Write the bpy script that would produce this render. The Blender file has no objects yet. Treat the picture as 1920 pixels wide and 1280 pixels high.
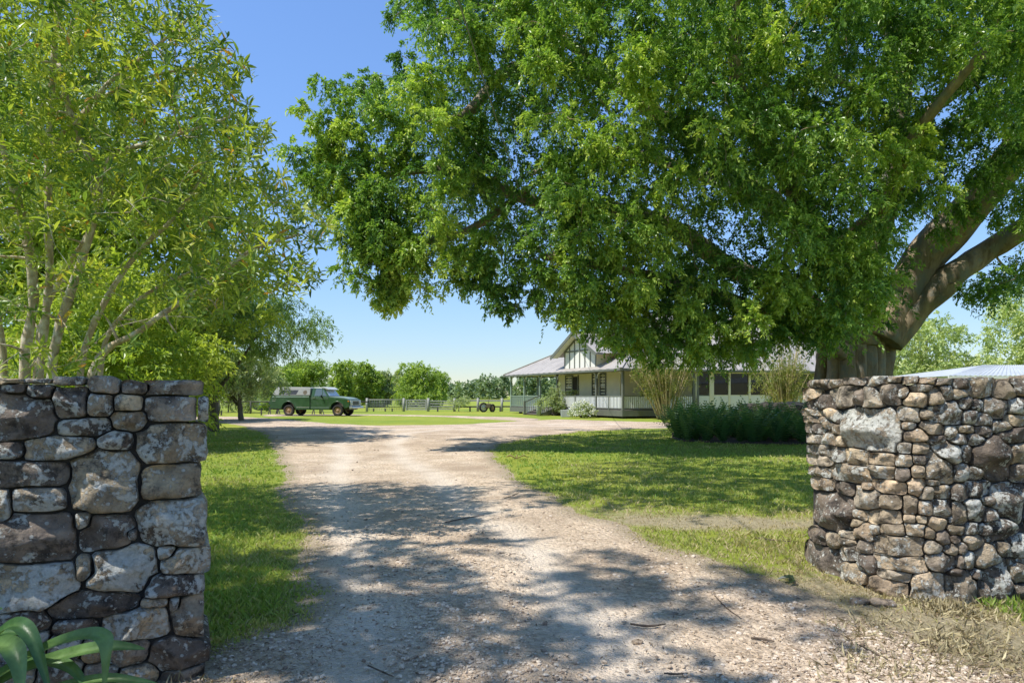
import bpy, bmesh, math, random
import numpy as np
from mathutils import Vector, Matrix, noise as mnoise
from mathutils.geometry import tessellate_polygon

R = math.radians
rng = np.random.default_rng(7)
random.seed(7)
scene = bpy.context.scene
COL = scene.collection

# ------------------------------------------------------------------ camera, sky, sun, exposure
EYE, F, HZ = 1.30, 1280.0, 742.0          # eye height (m), focal length and horizon row for a 1920x1280 frame
cam = bpy.data.cameras.new('camera')
cam_o = bpy.data.objects.new('camera', cam)
COL.objects.link(cam_o)
cam.sensor_width = 36.0
cam.lens = 24.0
cam.shift_y = (HZ - 640.0) / 1920.0
cam.clip_start, cam.clip_end = 0.05, 6000.0
cam_o.location = (0, 0, EYE)
cam_o.rotation_euler = (R(90), 0, 0)
scene.camera = cam_o

SUN_EL = R(60)
SUN_H = Vector((-0.90, -0.43, 0)).normalized()
world = bpy.data.worlds.new('World')
scene.world = world
world.use_nodes = True
wn = world.node_tree
bg = wn.nodes['Background']
sky = wn.nodes.new('ShaderNodeTexSky')
sky.sky_type = 'NISHITA'
sky.sun_disc = False
sky.sun_elevation = SUN_EL
sky.sun_rotation = math.atan2(SUN_H.x, SUN_H.y)
sky.air_density = 1.0
sky.dust_density = 0.0
sky.ozone_density = 2.2
# one tone curve over the whole sky: a camera's highlight roll-off and colour
hsv = wn.nodes.new('ShaderNodeHueSaturation'); hsv.inputs['Saturation'].default_value = 1.06
lumn = wn.nodes.new('ShaderNodeRGBToBW')
mul = wn.nodes.new('ShaderNodeMath'); mul.operation = 'MULTIPLY_ADD'; mul.inputs[1].default_value = 0.22; mul.inputs[2].default_value = 1.0
div = wn.nodes.new('ShaderNodeVectorMath'); div.operation = 'DIVIDE'
wn.links.new(sky.outputs[0], lumn.inputs[0]); wn.links.new(lumn.outputs[0], mul.inputs[0])
wn.links.new(sky.outputs[0], div.inputs[0]); wn.links.new(mul.outputs[0], div.inputs[1])
tint = wn.nodes.new('ShaderNodeVectorMath'); tint.operation = 'MULTIPLY'; tint.inputs[1].default_value = (0.91, 0.95, 1.06)
wn.links.new(div.outputs[0], tint.inputs[0])
wn.links.new(tint.outputs[0], hsv.inputs['Color'])
wn.links.new(hsv.outputs[0], bg.inputs['Color'])
bg.inputs['Strength'].default_value = 0.15
sun = bpy.data.lights.new('sun', 'SUN')
sun.energy = 2.9
sun.angle = R(0.55)
sun.color = (1.0, 0.975, 0.93)
sun_o = bpy.data.objects.new('sun', sun)
COL.objects.link(sun_o)
sdir = Vector((SUN_H.x * math.cos(SUN_EL), SUN_H.y * math.cos(SUN_EL), math.sin(SUN_EL)))
sun_o.rotation_euler = sdir.to_track_quat('Z', 'Y').to_euler()
sun_o.location = (-20, -9, 30)
vs = scene.view_settings
vs.view_transform = 'Standard'
vs.look = 'None'
vs.gamma = 1.0
vs.use_curve_mapping = False
vs.exposure = 1.12
cy = scene.cycles
cy.max_bounces = 8
cy.diffuse_bounces = 4
cy.glossy_bounces = 3
cy.transmission_bounces = 5
cy.transparent_max_bounces = 6
cy.caustics_reflective = False
cy.caustics_refractive = False

# ------------------------------------------------------------------ helpers
def P(x, y, Y):
    """world point seen at photo pixel (x, y) when it stands Y metres away"""
    return np.array(((x - 960.0) / F * Y, Y, EYE + (HZ - y) / F * Y))

def G(x, y):
    """ground point under photo pixel (x, y)"""
    Y = F * EYE / (y - HZ)
    return np.array(((x - 960.0) / F * Y, Y))

def lin(r, g, b):
    f = lambda c: ((c / 255 + 0.055) / 1.055) ** 2.4 if c > 10 else c / 255 / 12.92
    return (f(r), f(g), f(b), 1.0)

def tag(o, label=None, cat=None, group=None, kind=None):
    if label: o['label'] = label
    if cat: o['category'] = cat
    if group: o['group'] = group
    if kind: o['kind'] = kind
    return o

def thing(name, label, cat, loc=(0, 0, 0), rz=0.0, group=None):
    o = bpy.data.objects.new(name, None)
    o.empty_display_size = 0.2
    COL.objects.link(o)
    o.location = loc
    o.rotation_euler = (0, 0, rz)
    return tag(o, label, cat, group)

def root_off(parent):
    v = Vector((0, 0, 0))
    p = parent
    while p is not None:
        v += Vector(p.location)
        p = p.parent
    return np.array(v)

def link_mesh(name, me, mat, parent):
    o = bpy.data.objects.new(name, me)
    COL.objects.link(o)
    if mat is not None and len(me.materials) == 0:
        me.materials.append(mat)
    if parent is not None:
        o.parent = parent
    return o

def copy_tree(o, parent=None):
    c = o.copy()
    COL.objects.link(c)
    c.parent = parent
    for ch in list(o.children):
        copy_tree(ch, c)
    return c

class MB:
    """collects simple shapes, then links them as one mesh object"""
    def __init__(self):
        self.v, self.f, self.s = [], [], []
    def add(self, vs_, fs_, smooth=False):
        n = len(self.v)
        self.v.extend([tuple(map(float, p)) for p in vs_])
        for f in fs_:
            self.f.append(tuple(i + n for i in f))
            self.s.append(smooth)
        return self
    def box(self, a, b):
        (x0, y0, z0), (x1, y1, z1) = a, b
        v = [(x0, y0, z0), (x1, y0, z0), (x1, y1, z0), (x0, y1, z0), (x0, y0, z1), (x1, y0, z1), (x1, y1, z1), (x0, y1, z1)]
        return self.add(v, [(3, 2, 1, 0), (4, 5, 6, 7), (0, 1, 5, 4), (1, 2, 6, 5), (2, 3, 7, 6), (3, 0, 4, 7)])
    def beam(self, p, q, w, h, up=(0, 0, 1)):
        p, q = Vector(p), Vector(q)
        d = (q - p).normalized()
        upv = Vector(up)
        if abs(d.dot(upv)) > 0.99: upv = Vector((1, 0, 0))
        s = d.cross(upv).normalized() * (w / 2)
        t = s.cross(d).normalized() * (h / 2)
        v = [p - s - t, p + s - t, p + s + t, p - s + t, q - s - t, q + s - t, q + s + t, q - s + t]
        return self.add(v, [(0, 1, 2, 3), (7, 6, 5, 4), (1, 0, 4, 5), (2, 1, 5, 6), (3, 2, 6, 7), (0, 3, 7, 4)])
    def tube(self, pts, rad, n=8, cap=True, wob=0.0, flat=1.0):
        pts = [Vector(p) for p in pts]
        rings = []
        prev = None
        for i, p in enumerate(pts):
            d = (pts[min(i + 1, len(pts) - 1)] - pts[max(i - 1, 0)])
            if d.length < 1e-9: d = Vector((0, 0, 1))
            d.normalize()
            if prev is None:
                ref = Vector((1, 0, 0)) if abs(d.x) < 0.9 else Vector((0, 1, 0))
                a = d.cross(ref).normalized()
            else:
                a = (prev - d * prev.dot(d))
                a = a.normalized() if a.length > 1e-6 else d.orthogonal().normalized()
            prev = a
            b = d.cross(a)
            r = rad[i] if hasattr(rad, '__len__') else rad
            ring = []
            for k in range(n):
                t = 2 * math.pi * k / n
                rr = r
                if wob: rr *= 1 + wob * mnoise.noise(p * 1.7 / max(r, .03) * .12 + Vector((k * 1.3, 0, 0)))
                ring.append(p + a * (math.cos(t) * rr) + b * (math.sin(t) * rr * flat))
            rings.append(ring)
        v = [q for ring in rings for q in ring]
        f = []
        for i in range(len(pts) - 1):
            for k in range(n):
                k2 = (k + 1) % n
                f.append((i * n + k, i * n + k2, (i + 1) * n + k2, (i + 1) * n + k))
        self.add(v, f, True)
        if cap:
            m = len(self.v) - len(v)
            self.f.append(tuple(m + k for k in range(n))[::-1]); self.s.append(False)
            e = m + (len(pts) - 1) * n
            self.f.append(tuple(e + k for k in range(n))); self.s.append(False)
        return self
    def prism(self, poly, a, b, axis='y'):
        """polygon (2D) swept from a to b along an axis; poly is (x,z) for axis y, (x,y) for z, (y,z) for x"""
        mk = {'y': lambda p, t: (p[0], t, p[1]), 'z': lambda p, t: (p[0], p[1], t), 'x': lambda p, t: (t, p[0], p[1])}[axis]
        n = len(poly)
        v = [mk(p, a) for p in poly] + [mk(p, b) for p in poly]
        tris = tessellate_polygon([[Vector((p[0], p[1], 0)) for p in poly]])
        f = [tuple(t) for t in tris] + [tuple(i + n for i in t)[::-1] for t in tris]
        f += [(i, (i + 1) % n, (i + 1) % n + n, i + n) for i in range(n)]
        return self.add(v, f)
    def disc(self, c, axis, prof, n=20):
        """lathe: prof = [(r, h)...] round the axis through c"""
        c, ax = Vector(c), Vector(axis).normalized()
        a = ax.orthogonal().normalized(); b = ax.cross(a)
        v, f = [], []
        for r, h in prof:
            for k in range(n):
                t = 2 * math.pi * k / n
                v.append(c + ax * h + (a * math.cos(t) + b * math.sin(t)) * max(r, 1e-4))
        for i in range(len(prof) - 1):
            for k in range(n):
                k2 = (k + 1) % n
                f.append((i * n + k, i * n + k2, (i + 1) * n + k2, (i + 1) * n + k))
        return self.add(v, f, True)
    def build(self, name, mat, parent=None, world=True, bevel=0.0, fix=True):
        off = root_off(parent) if (parent is not None and world) else np.zeros(3)
        me = bpy.data.meshes.new(name)
        vv = np.array(self.v) - off
        me.from_pydata(vv.tolist(), [], self.f)
        me.polygons.foreach_set('use_smooth', self.s)
        if fix:
            bm = bmesh.new(); bm.from_mesh(me)
            bmesh.ops.recalc_face_normals(bm, faces=bm.faces)
            if bevel:
                bmesh.ops.remove_doubles(bm, verts=bm.verts, dist=1e-5)
                ed = [e for e in bm.edges if len(e.link_faces) == 2 and e.calc_face_angle(0) > 0.5]
                bmesh.ops.bevel(bm, geom=ed, offset=bevel, segments=2, profile=0.5, affect='EDGES', clamp_overlap=True)
            bm.to_mesh(me); bm.free()
        me.update()
        return link_mesh(name, me, mat, parent)

def np_mesh(name, verts, faces, mat, parent=None, tint=None, smooth=False, attrs=None):
    """faces: (M,k) int array"""
    verts = np.asarray(verts, dtype=np.float32)
    if parent is not None: verts = verts - root_off(parent).astype(np.float32)
    me = bpy.data.meshes.new(name)
    M, k = faces.shape
    me.vertices.add(len(verts))
    me.vertices.foreach_set('co', verts.ravel())
    me.loops.add(M * k)
    me.loops.foreach_set('vertex_index', faces.astype(np.int32).ravel())
    me.polygons.add(M)
    me.polygons.foreach_set('loop_start', np.arange(0, M * k, k, dtype=np.int32))
    me.polygons.foreach_set('use_smooth', np.full(M, smooth))
    me.update(calc_edges=True)
    if tint is not None:
        a = me.attributes.new('tint', 'FLOAT', 'POINT'); a.data.foreach_set('value', np.asarray(tint, dtype=np.float32))
    for kx, val in (attrs or {}).items():
        a = me.attributes.new(kx, 'FLOAT', 'POINT'); a.data.foreach_set('value', np.asarray(val, dtype=np.float32))
    return link_mesh(name, me, mat, parent)

def unit(v):
    return v / np.maximum(np.linalg.norm(v, axis=-1, keepdims=True), 1e-9)

def leaf_geo(pos, d, nrm, L, W, fold=0.18, droop=0.12, detailed=False):
    d = unit(d); s = unit(np.cross(d, nrm)); n = np.cross(s, d)
    L = L[:, None]; W = W[:, None]
    N = len(pos)
    if not detailed:
        base = pos; tip = pos + d * L - n * L * droop
        mid = pos + d * L * .5
        l = mid + s * W * .5 + n * W * fold; r = mid - s * W * .5 + n * W * fold
        v = np.stack([base, l, tip, r], 1).reshape(-1, 3)
        i = np.arange(N)[:, None] * 4
        f = np.concatenate([i + [0, 1, 2], i + [0, 2, 3]], 1).reshape(-1, 3)
        return v, f, 4
    base = pos
    m = pos + d * L * .5 - n * L * droop * .1
    tip = pos + d * L - n * L * droop
    l1 = pos + d * L * .42 + s * W * .5 + n * W * fold; r1 = pos + d * L * .42 - s * W * .5 + n * W * fold
    l2 = pos + d * L * .74 + s * W * .36 + n * (W * fold - L * droop * .4); r2 = pos + d * L * .74 - s * W * .36 + n * (W * fold - L * droop * .4)
    v = np.stack([base, r1, m, l1, r2, tip, l2], 1).reshape(-1, 3)
    i = np.arange(N)[:, None] * 7
    f = np.concatenate([i + [0, 1, 2], i + [0, 2, 3], i + [1, 4, 2], i + [2, 6, 3], i + [4, 5, 2], i + [2, 5, 6]], 1).reshape(-1, 3)
    return v, f, 7

def rand_dirs(n, g=None):
    g = g or rng
    return unit(g.normal(size=(n, 3)))

def spray_leaves(cent, rad, ns, nl, L, W, droop=.5, squash=.75, g=None, up=.25, spread=.55, bias=None):
    """leaves set along short drooping sprays that grow out of every clump centre"""
    g = g or rng
    n = len(cent)
    d = rand_dirs(n * ns, g); d[:, 2] = d[:, 2] * squash + up; d = unit(d)
    c = np.repeat(cent, ns, 0); r = np.repeat(rad, ns)
    start = c + d * (r * g.uniform(.05, .55, n * ns))[:, None] * np.array([1, 1, squash])
    ln = r * g.uniform(.45, .8, n * ns)
    t = np.tile(np.linspace(.08, 1, nl), n * ns) + g.uniform(-.05, .05, n * ns * nl)
    dd = np.repeat(d, nl, 0); st = np.repeat(start, nl, 0); ll = np.repeat(ln, nl)
    p = st + dd * (t * ll)[:, None]
    p[:, 2] -= droop * ll * t * t
    tang = dd.copy(); tang[:, 2] -= 2 * droop * t; tang = unit(tang)
    ld = unit(tang + rand_dirs(len(p), g) * (spread + .35))
    nn = unit(np.array([0, 0, 1.0]) + rand_dirs(len(p), g) * .75)
    p = p + rand_dirs(len(p), g) * (L * .35)
    sz = g.uniform(.7, 1.25, len(p))
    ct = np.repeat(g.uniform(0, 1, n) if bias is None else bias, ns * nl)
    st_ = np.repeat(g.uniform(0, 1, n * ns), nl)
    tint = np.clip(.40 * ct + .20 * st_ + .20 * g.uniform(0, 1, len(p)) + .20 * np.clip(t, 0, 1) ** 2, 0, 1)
    return p, ld, nn, L * sz, W * sz, tint

def leaves_obj(name, data, mat, parent, fold=.18, droop=.12, detailed=False, kind=None):
    p, d, n, L, W, tint = data
    v, f, k = leaf_geo(p, d, n, L, W, fold, droop, detailed)
    o = np_mesh(name, v, f, mat, parent, np.repeat(tint, k))
    if kind: o['kind'] = kind
    return o

def inpoly(x, y, poly):
    poly = np.asarray(poly, float)
    inside = np.zeros(np.shape(x), bool)
    j = len(poly) - 1
    for i in range(len(poly)):
        xi, yi = poly[i]; xj, yj = poly[j]
        c = ((yi > y) != (yj > y)) & (x < (xj - xi) * (y - yi) / (yj - yi + 1e-12) + xi)
        inside ^= c
        j = i
    return inside

def sample_poly(poly, n, g):
    poly = np.asarray(poly, float)
    lo, hi = poly.min(0), poly.max(0)
    out = []
    while len(out) < n:
        q = g.uniform(lo, hi, (n * 3, 2))
        out.extend(q[inpoly(q[:, 0], q[:, 1], poly)].tolist())
    return np.array(out[:n])

def smooth_path(pts, rad, k=5):
    pts = [Vector(p) for p in pts]
    out, ro = [], []
    n = len(pts)
    for i in range(n - 1):
        p0, p1, p2, p3 = pts[max(i - 1, 0)], pts[i], pts[i + 1], pts[min(i + 2, n - 1)]
        for j in range(k):
            t = j / k
            out.append(0.5 * ((2 * p1) + (p2 - p0) * t + (2 * p0 - 5 * p1 + 4 * p2 - p3) * t * t + (3 * p1 - p0 - 3 * p2 + p3) * t ** 3))
            ro.append(rad[i] * (1 - t) + rad[i + 1] * t)
    out.append(pts[-1]); ro.append(rad[-1])
    return out, ro

# ------------------------------------------------------------------ materials
def new_mat(name):
    m = bpy.data.materials.new(name)
    m.use_nodes = True
    nt = m.node_tree
    return m, nt, nt.nodes, nt.links, nt.nodes['Principled BSDF']

def nd(nt, typ, **kw):
    n = nt.nodes.new(typ)
    for k, v in kw.items():
        if k in n.inputs: n.inputs[k].default_value = v
        else: setattr(n, k, v)
    return n

def ramp(nt, stops, src=None, interp='LINEAR'):
    r = nt.nodes.new('ShaderNodeValToRGB')
    r.color_ramp.interpolation = interp
    e = r.color_ramp.elements
    while len(e) < len(stops): e.new(0.5)
    for el, (p, c) in zip(e, stops):
        el.position = p
        el.color = c if len(c) == 4 else (*c, 1)
    if src is not None: nt.links.new(src, r.inputs[0])
    return r

def noise_tex(nt, scale, detail=4, rough=.55, vec=None, dist=0.0):
    n = nd(nt, 'ShaderNodeTexNoise', Scale=scale, Detail=detail, Roughness=rough, Distortion=dist)
    if vec is not None: nt.links.new(vec, n.inputs['Vector'])
    return n

def mixc(nt, fac, a, b, mode='MIX'):
    m = nt.nodes.new('ShaderNodeMix'); m.data_type = 'RGBA'; m.blend_type = mode
    for sock, val in ((m.inputs[0], fac), (m.inputs[6], a), (m.inputs[7], b)):
        if hasattr(val, 'is_output'): nt.links.new(val, sock)
        else: sock.default_value = val
    return m.outputs[2]

def math_(nt, op, a, b=None, clamp=False):
    m = nt.nodes.new('ShaderNodeMath'); m.operation = op; m.use_clamp = clamp
    for sock, val in ((m.inputs[0], a), (m.inputs[1], b)):
        if val is None: continue
        if hasattr(val, 'is_output'): nt.links.new(val, sock)
        else: sock.default_value = val
    return m.outputs[0]

def bump(nt, h, strength, dist, bsdf):
    b = nd(nt, 'ShaderNodeBump', Strength=strength, Distance=dist)
    nt.links.new(h, b.inputs['Height'])
    nt.links.new(b.outputs[0], bsdf.inputs['Normal'])
    return b

def paint(name, col, rough=.5, var=.12, scale=6.0, metallic=0.0, spec=.5, bumpy=0.0, dirt=None):
    m, nt, ns, ln, b = new_mat(name)
    geo = nd(nt, 'ShaderNodeTexCoord')
    nz = noise_tex(nt, scale, 5, .6, geo.outputs['Object'])
    dk = tuple(c * (1 - var) for c in col[:3]) + (1,)
    lt = tuple(min(1, c * (1 + var * .6)) for c in col[:3]) + (1,)
    r = ramp(nt, [(.3, dk), (.7, lt)], nz.outputs[0])
    out = r.outputs[0]
    if dirt:
        n2 = noise_tex(nt, scale * .5, 6, .7, geo.outputs['Object'])
        rr = ramp(nt, [(.52, (0, 0, 0, 1)), (.72, (1, 1, 1, 1))], n2.outputs[0])
        out = mixc(nt, rr.outputs[0], out, dirt)
    ln.new(out, b.inputs['Base Color'])
    b.inputs['Roughness'].default_value = rough
    b.inputs['Metallic'].default_value = metallic
    b.inputs['Specular IOR Level'].default_value = spec
    if bumpy:
        n3 = noise_tex(nt, scale * 6, 4, .6, geo.outputs['Object'])
        bump(nt, n3.outputs[0], bumpy, .01, b)
    return m

LEAF_GAIN = 1.6
def leaf_mat(name, stops, rough=.42, transl=.38, tcol=(1.15, 1.1, .55), spec=.45):
    m, nt, ns, ln, b = new_mat(name)
    at = nd(nt, 'ShaderNodeAttribute', attribute_name='tint')
    r = ramp(nt, [(p_, tuple(min(.8, x * LEAF_GAIN) for x in c_[:3]) + (1,)) for p_, c_ in stops], at.outputs['Fac'])
    ln.new(r.outputs[0], b.inputs['Base Color'])
    b.inputs['Roughness'].default_value = rough
    b.inputs['Specular IOR Level'].default_value = spec
    tr = nt.nodes.new('ShaderNodeBsdfTranslucent')
    tc = mixc(nt, 1.0, r.outputs[0], (*tcol, 1), 'MULTIPLY')
    ln.new(tc, tr.inputs['Color'])
    mx = nt.nodes.new('ShaderNodeMixShader')
    mx.inputs[0].default_value = transl
    ln.new(b.outputs[0], mx.inputs[1]); ln.new(tr.outputs[0], mx.inputs[2])
    ln.new(mx.outputs[0], ns['Material Output'].inputs['Surface'])
    return m

def bark_mat(name, c1, c2, scale=9.0, stretch=5.0, patch=None, bumpv=.7):
    m, nt, ns, ln, b = new_mat(name)
    tc = nd(nt, 'ShaderNodeTexCoord')
    mp = nd(nt, 'ShaderNodeMapping'); mp.inputs['Scale'].default_value = (1, 1, 1 / stretch)
    ln.new(tc.outputs['Object'], mp.inputs[0])
    n1 = noise_tex(nt, scale, 7, .65, mp.outputs[0], .3)
    r = ramp(nt, [(.3, c1), (.7, c2)], n1.outputs[0])
    out = r.outputs[0]
    if patch:
        n2 = noise_tex(nt, scale * .55, 5, .6, tc.outputs['Object'])
        rr = ramp(nt, [(.5, (0, 0, 0, 1)), (.62, (1, 1, 1, 1))], n2.outputs[0])
        out = mixc(nt, rr.outputs[0], out, patch)
    ln.new(out, b.inputs['Base Color'])
    b.inputs['Roughness'].default_value = .9
    b.inputs['Specular IOR Level'].default_value = .15
    n3 = noise_tex(nt, scale * 2.5, 6, .7, mp.outputs[0])
    bump(nt, n3.outputs[0], bumpv, .03, b)
    return m

def stone_mat():
    m, nt, ns, ln, b = new_mat('lichen_stone')
    oi = nd(nt, 'ShaderNodeObjectInfo')
    tc = nd(nt, 'ShaderNodeTexCoord')
    off = nt.nodes.new('ShaderNodeVectorMath'); off.operation = 'ADD'
    sc = nt.nodes.new('ShaderNodeCombineXYZ')
    k = math_(nt, 'MULTIPLY', oi.outputs['Random'], 60.0)
    ln.new(k, sc.inputs[0]); ln.new(k, sc.inputs[1])
    ln.new(tc.outputs['Object'], off.inputs[0]); ln.new(sc.outputs[0], off.inputs[1])
    v = off.outputs[0]
    n1 = noise_tex(nt, 5.5, 8, .68, v)
    r1 = ramp(nt, [(.30, (.26, .25, .24, 1)), (.5, (.95, .90, .83, 1)), (.70, (1.75, 1.62, 1.40, 1))], n1.outputs[0])
    base = mixc(nt, 1.0, oi.outputs['Color'], r1.outputs[0], 'MULTIPLY')
    # rusty brown weathering
    n2 = noise_tex(nt, 3.3, 5, .6, v)
    r2 = ramp(nt, [(.55, (0, 0, 0, 1)), (.75, (.32, .32, .32, 1))], n2.outputs[0])
    base = mixc(nt, r2.outputs[0], base, (.17, .115, .075, 1))
    # black soot-like growth
    n5 = noise_tex(nt, 9, 8, .75, v)
    r5 = ramp(nt, [(.50, (0, 0, 0, 1)), (.60, (.8, .8, .8, 1))], n5.outputs[0])
    base = mixc(nt, r5.outputs[0], base, (.045, .040, .036, 1))
    # lichen: crusty pale spots, cover differs from stone to stone
    n3 = noise_tex(nt, 10.5, 9, .74, v, .3)
    n4 = noise_tex(nt, 38, 5, .7, v)
    s = math_(nt, 'ADD', n3.outputs[0], math_(nt, 'MULTIPLY', n4.outputs[0], .6))
    thr = math_(nt, 'ADD', math_(nt, 'MULTIPLY', oi.outputs['Alpha'], -.27), 1.005)
    lf = math_(nt, 'MULTIPLY', math_(nt, 'SUBTRACT', s, thr), 22.0, True)
    vo = nd(nt, 'ShaderNodeTexVoronoi', Scale=27.0); ln.new(v, vo.inputs['Vector'])
    sp = math_(nt, 'MULTIPLY', math_(nt, 'SUBTRACT', math_(nt, 'ADD', .17, math_(nt, 'MULTIPLY', n4.outputs[0], .16)), vo.outputs['Distance']), 16.0, True)
    vr = nd(nt, 'ShaderNodeSeparateColor'); ln.new(vo.outputs['Color'], vr.inputs[0])
    sp = math_(nt, 'MULTIPLY', sp, math_(nt, 'GREATER_THAN', vr.outputs[0], .58))
    lf = math_(nt, 'MAXIMUM', lf, math_(nt, 'MULTIPLY', sp, .85))
    lc = ramp(nt, [(.3, (.44, .43, .36, 1)), (.7, (.80, .78, .69, 1))], n4.outputs[0])
    col = mixc(nt, math_(nt, 'MULTIPLY', lf, .88), base, lc.outputs[0])
    ln.new(col, b.inputs['Base Color'])
    b.inputs['Roughness'].default_value = .92
    b.inputs['Specular IOR Level'].default_value = .2
    nb = noise_tex(nt, 26, 9, .75, v)
    h = math_(nt, 'ADD', math_(nt, 'MULTIPLY', n1.outputs[0], 2.2), math_(nt, 'ADD', nb.outputs[0], math_(nt, 'MULTIPLY', lf, .25)))
    bump(nt, h, 1.0, .030, b)
    return m

M = {}
M['stone'] = stone_mat()
M['core'] = paint('dark_wall_core', (.048, .042, .036, 1), .95, .4, 12, bumpy=.8)
M['cream'] = paint('cream_weatherboard', (.72, .66, .46, 1), .55, .07, 2)
M['white'] = paint('white_paint', (.74, .73, .68, 1), .5, .06, 3)
M['panel'] = paint('gable_sheeting', (.70, .68, .60, 1), .6, .05, 2)
M['trim'] = paint('grey_green_trim', (.13, .135, .105, 1), .5, .12, 4)
M['trim2'] = paint('sage_trim', (.22, .28, .21, 1), .5, .12, 4)
M['roof'] = None
M['dark'] = paint('dark_interior', (.035, .033, .03, 1), .9, .3, 3)
M['stump'] = paint('stump_timber', (.06, .055, .05, 1), .9, .3, 6)
M['deck'] = paint('deck_timber', (.17, .14, .12, 1), .75, .25, 8)
M['fence'] = paint('weathered_rail', (.34, .33, .28, 1), .85, .3, 10, bumpy=.4)
M['fence_dark'] = paint('dark_post', (.08, .075, .06, 1), .85, .3, 10)
M['wire'] = paint('galvanised_wire', (.25, .26, .25, 1), .5, .1, 5, metallic=.6)
M['black'] = paint('black_metal', (.022, .022, .025, 1), .45, .2, 6)
M['green_paint'] = paint('faded_green_paint', (.028, .080, .024, 1), .34, .3, 2.2, spec=.5, dirt=(.06, .095, .06, 1))
M['green_lt'] = paint('pale_green_paint', (.20, .26, .20, 1), .45, .25, 4)  # paler green for bonnet, cab roof, bed rail and side trim
M['shell'] = paint('fibreglass_shell', (.27, .265, .23, 1), .55, .2, 3, dirt=(.25, .23, .19, 1))
M['chrome'] = paint('dull_chrome', (.5, .5, .48, 1), .3, .15, 6, metallic=.8)
M['grille'] = paint('grille_white', (.55, .55, .50, 1), .45, .15, 6)
M['rubber'] = paint('old_rubber', (.035, .027, .022, 1), .85, .35, 7)
M['rim'] = paint('rusty_tan_rim', (.36, .22, .11, 1), .6, .35, 8)
M['lens'] = paint('lamp_lens', (.55, .57, .55, 1), .1, .1, 5, spec=.9)
M['orange'] = paint('amber_lens', (.6, .2, .03, 1), .2, .1, 5)
M['tarp'] = paint('blue_tarp', (.05, .07, .22, 1), .6, .3, 3)
M['pot'] = paint('glazed_pot', (.38, .39, .36, 1), .5, .15, 5)
M['rust'] = paint('rusty_iron', (.13, .10, .055, 1), .75, .4, 8)
M['twig'] = bark_mat('twig_bark', (.07, .05, .035, 1), (.20, .15, .11, 1), 30, 3)
M['fallen'] = paint('fallen_leaf', (.03, .05, .016, 1), .4, .4, 20)
m, nt, ns, ln, b = new_mat('window_glass')
b.inputs['Base Color'].default_value = (.02, .024, .025, 1); b.inputs['Roughness'].default_value = .04
tp = nt.nodes.new('ShaderNodeBsdfTransparent'); tp.inputs[0].default_value = (.55, .58, .56, 1)
mx = nt.nodes.new('ShaderNodeMixShader'); mx.inputs[0].default_value = .55
ln.new(tp.outputs[0], mx.inputs[1]); ln.new(b.outputs[0], mx.inputs[2]); ln.new(mx.outputs[0], ns['Material Output'].inputs['Surface'])
M['glass'] = m
m, nt, ns, ln, b = new_mat('truck_glass')
b.inputs['Base Color'].default_value = (.10, .13, .13, 1); b.inputs['Roughness'].default_value = .08
b.inputs['Specular IOR Level'].default_value = .9
M['tglass'] = m

def roof_mat(name, c):
    m, nt, ns, ln, b = new_mat(name)
    tc = nd(nt, 'ShaderNodeTexCoord')
    nz = noise_tex(nt, 1.3, 6, .65, tc.outputs['Object'])
    r = ramp(nt, [(.3, tuple(x * .78 for x in c) + (1,)), (.7, tuple(min(1, x * 1.08) for x in c) + (1,))], nz.outputs[0])
    n2 = noise_tex(nt, 3.5, 7, .7, tc.outputs['Object'])
    rr = ramp(nt, [(.55, (0, 0, 0, 1)), (.75, (.6, .6, .6, 1))], n2.outputs[0])
    ln.new(mixc(nt, rr.outputs[0], r.outputs[0], (.24, .19, .15, 1)), b.inputs['Base Color'])
    b.inputs['Roughness'].default_value = .55
    b.inputs['Metallic'].default_value = .1
    return m
M['roof'] = roof_mat('galvanised_roof', (.385, .345, .295))
M['shedroof'] = roof_mat('pale_shed_roof', (.50, .52, .52))

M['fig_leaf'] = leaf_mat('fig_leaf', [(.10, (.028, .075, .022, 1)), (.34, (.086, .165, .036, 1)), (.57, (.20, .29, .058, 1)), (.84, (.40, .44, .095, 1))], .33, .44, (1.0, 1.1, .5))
M['lance_leaf'] = leaf_mat('lance_leaf', [(.08, (.050, .10, .024, 1)), (.35, (.115, .185, .035, 1)), (.65, (.25, .31, .05, 1)), (.93, (.38, .39, .07, 1)), (1.0, (.38, .20, .05, 1))], .38, .48)
M['glow_leaf'] = leaf_mat('yellow_green_leaf', [(.1, (.12, .19, .03, 1)), (.5, (.23, .30, .045, 1)), (.9, (.36, .40, .08, 1))], .5, .55)
M['feather_leaf'] = leaf_mat('feathery_leaf', [(.1, (.11, .18, .055, 1)), (.5, (.20, .29, .085, 1)), (.9, (.30, .38, .12, 1))], .5, .45)
M['grey_leaf'] = leaf_mat('grey_green_leaf', [(.1, (.13, .18, .08, 1)), (.5, (.25, .30, .14, 1)), (.9, (.40, .43, .25, 1))], .55, .42)
M['mid_leaf'] = leaf_mat('mid_green_leaf', [(.1, (.10, .16, .03, 1)), (.5, (.20, .28, .05, 1)), (.9, (.33, .39, .08, 1))], .5, .48)
M['far_leaf'] = leaf_mat('far_wood_leaf', [(.1, (.07, .11, .055, 1)), (.5, (.13, .18, .085, 1)), (.9, (.22, .27, .13, 1))], .6, .35)
M['pale_leaf'] = leaf_mat('pale_green_leaf', [(.1, (.15, .22, .07, 1)), (.5, (.32, .38, .15, 1)), (.9, (.50, .52, .28, 1))], .45, .42)
M['gold_leaf'] = leaf_mat('golden_leaf', [(.1, (.09, .13, .03, 1)), (.5, (.17, .19, .045, 1)), (.9, (.30, .27, .08, 1))], .5, .45)
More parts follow.
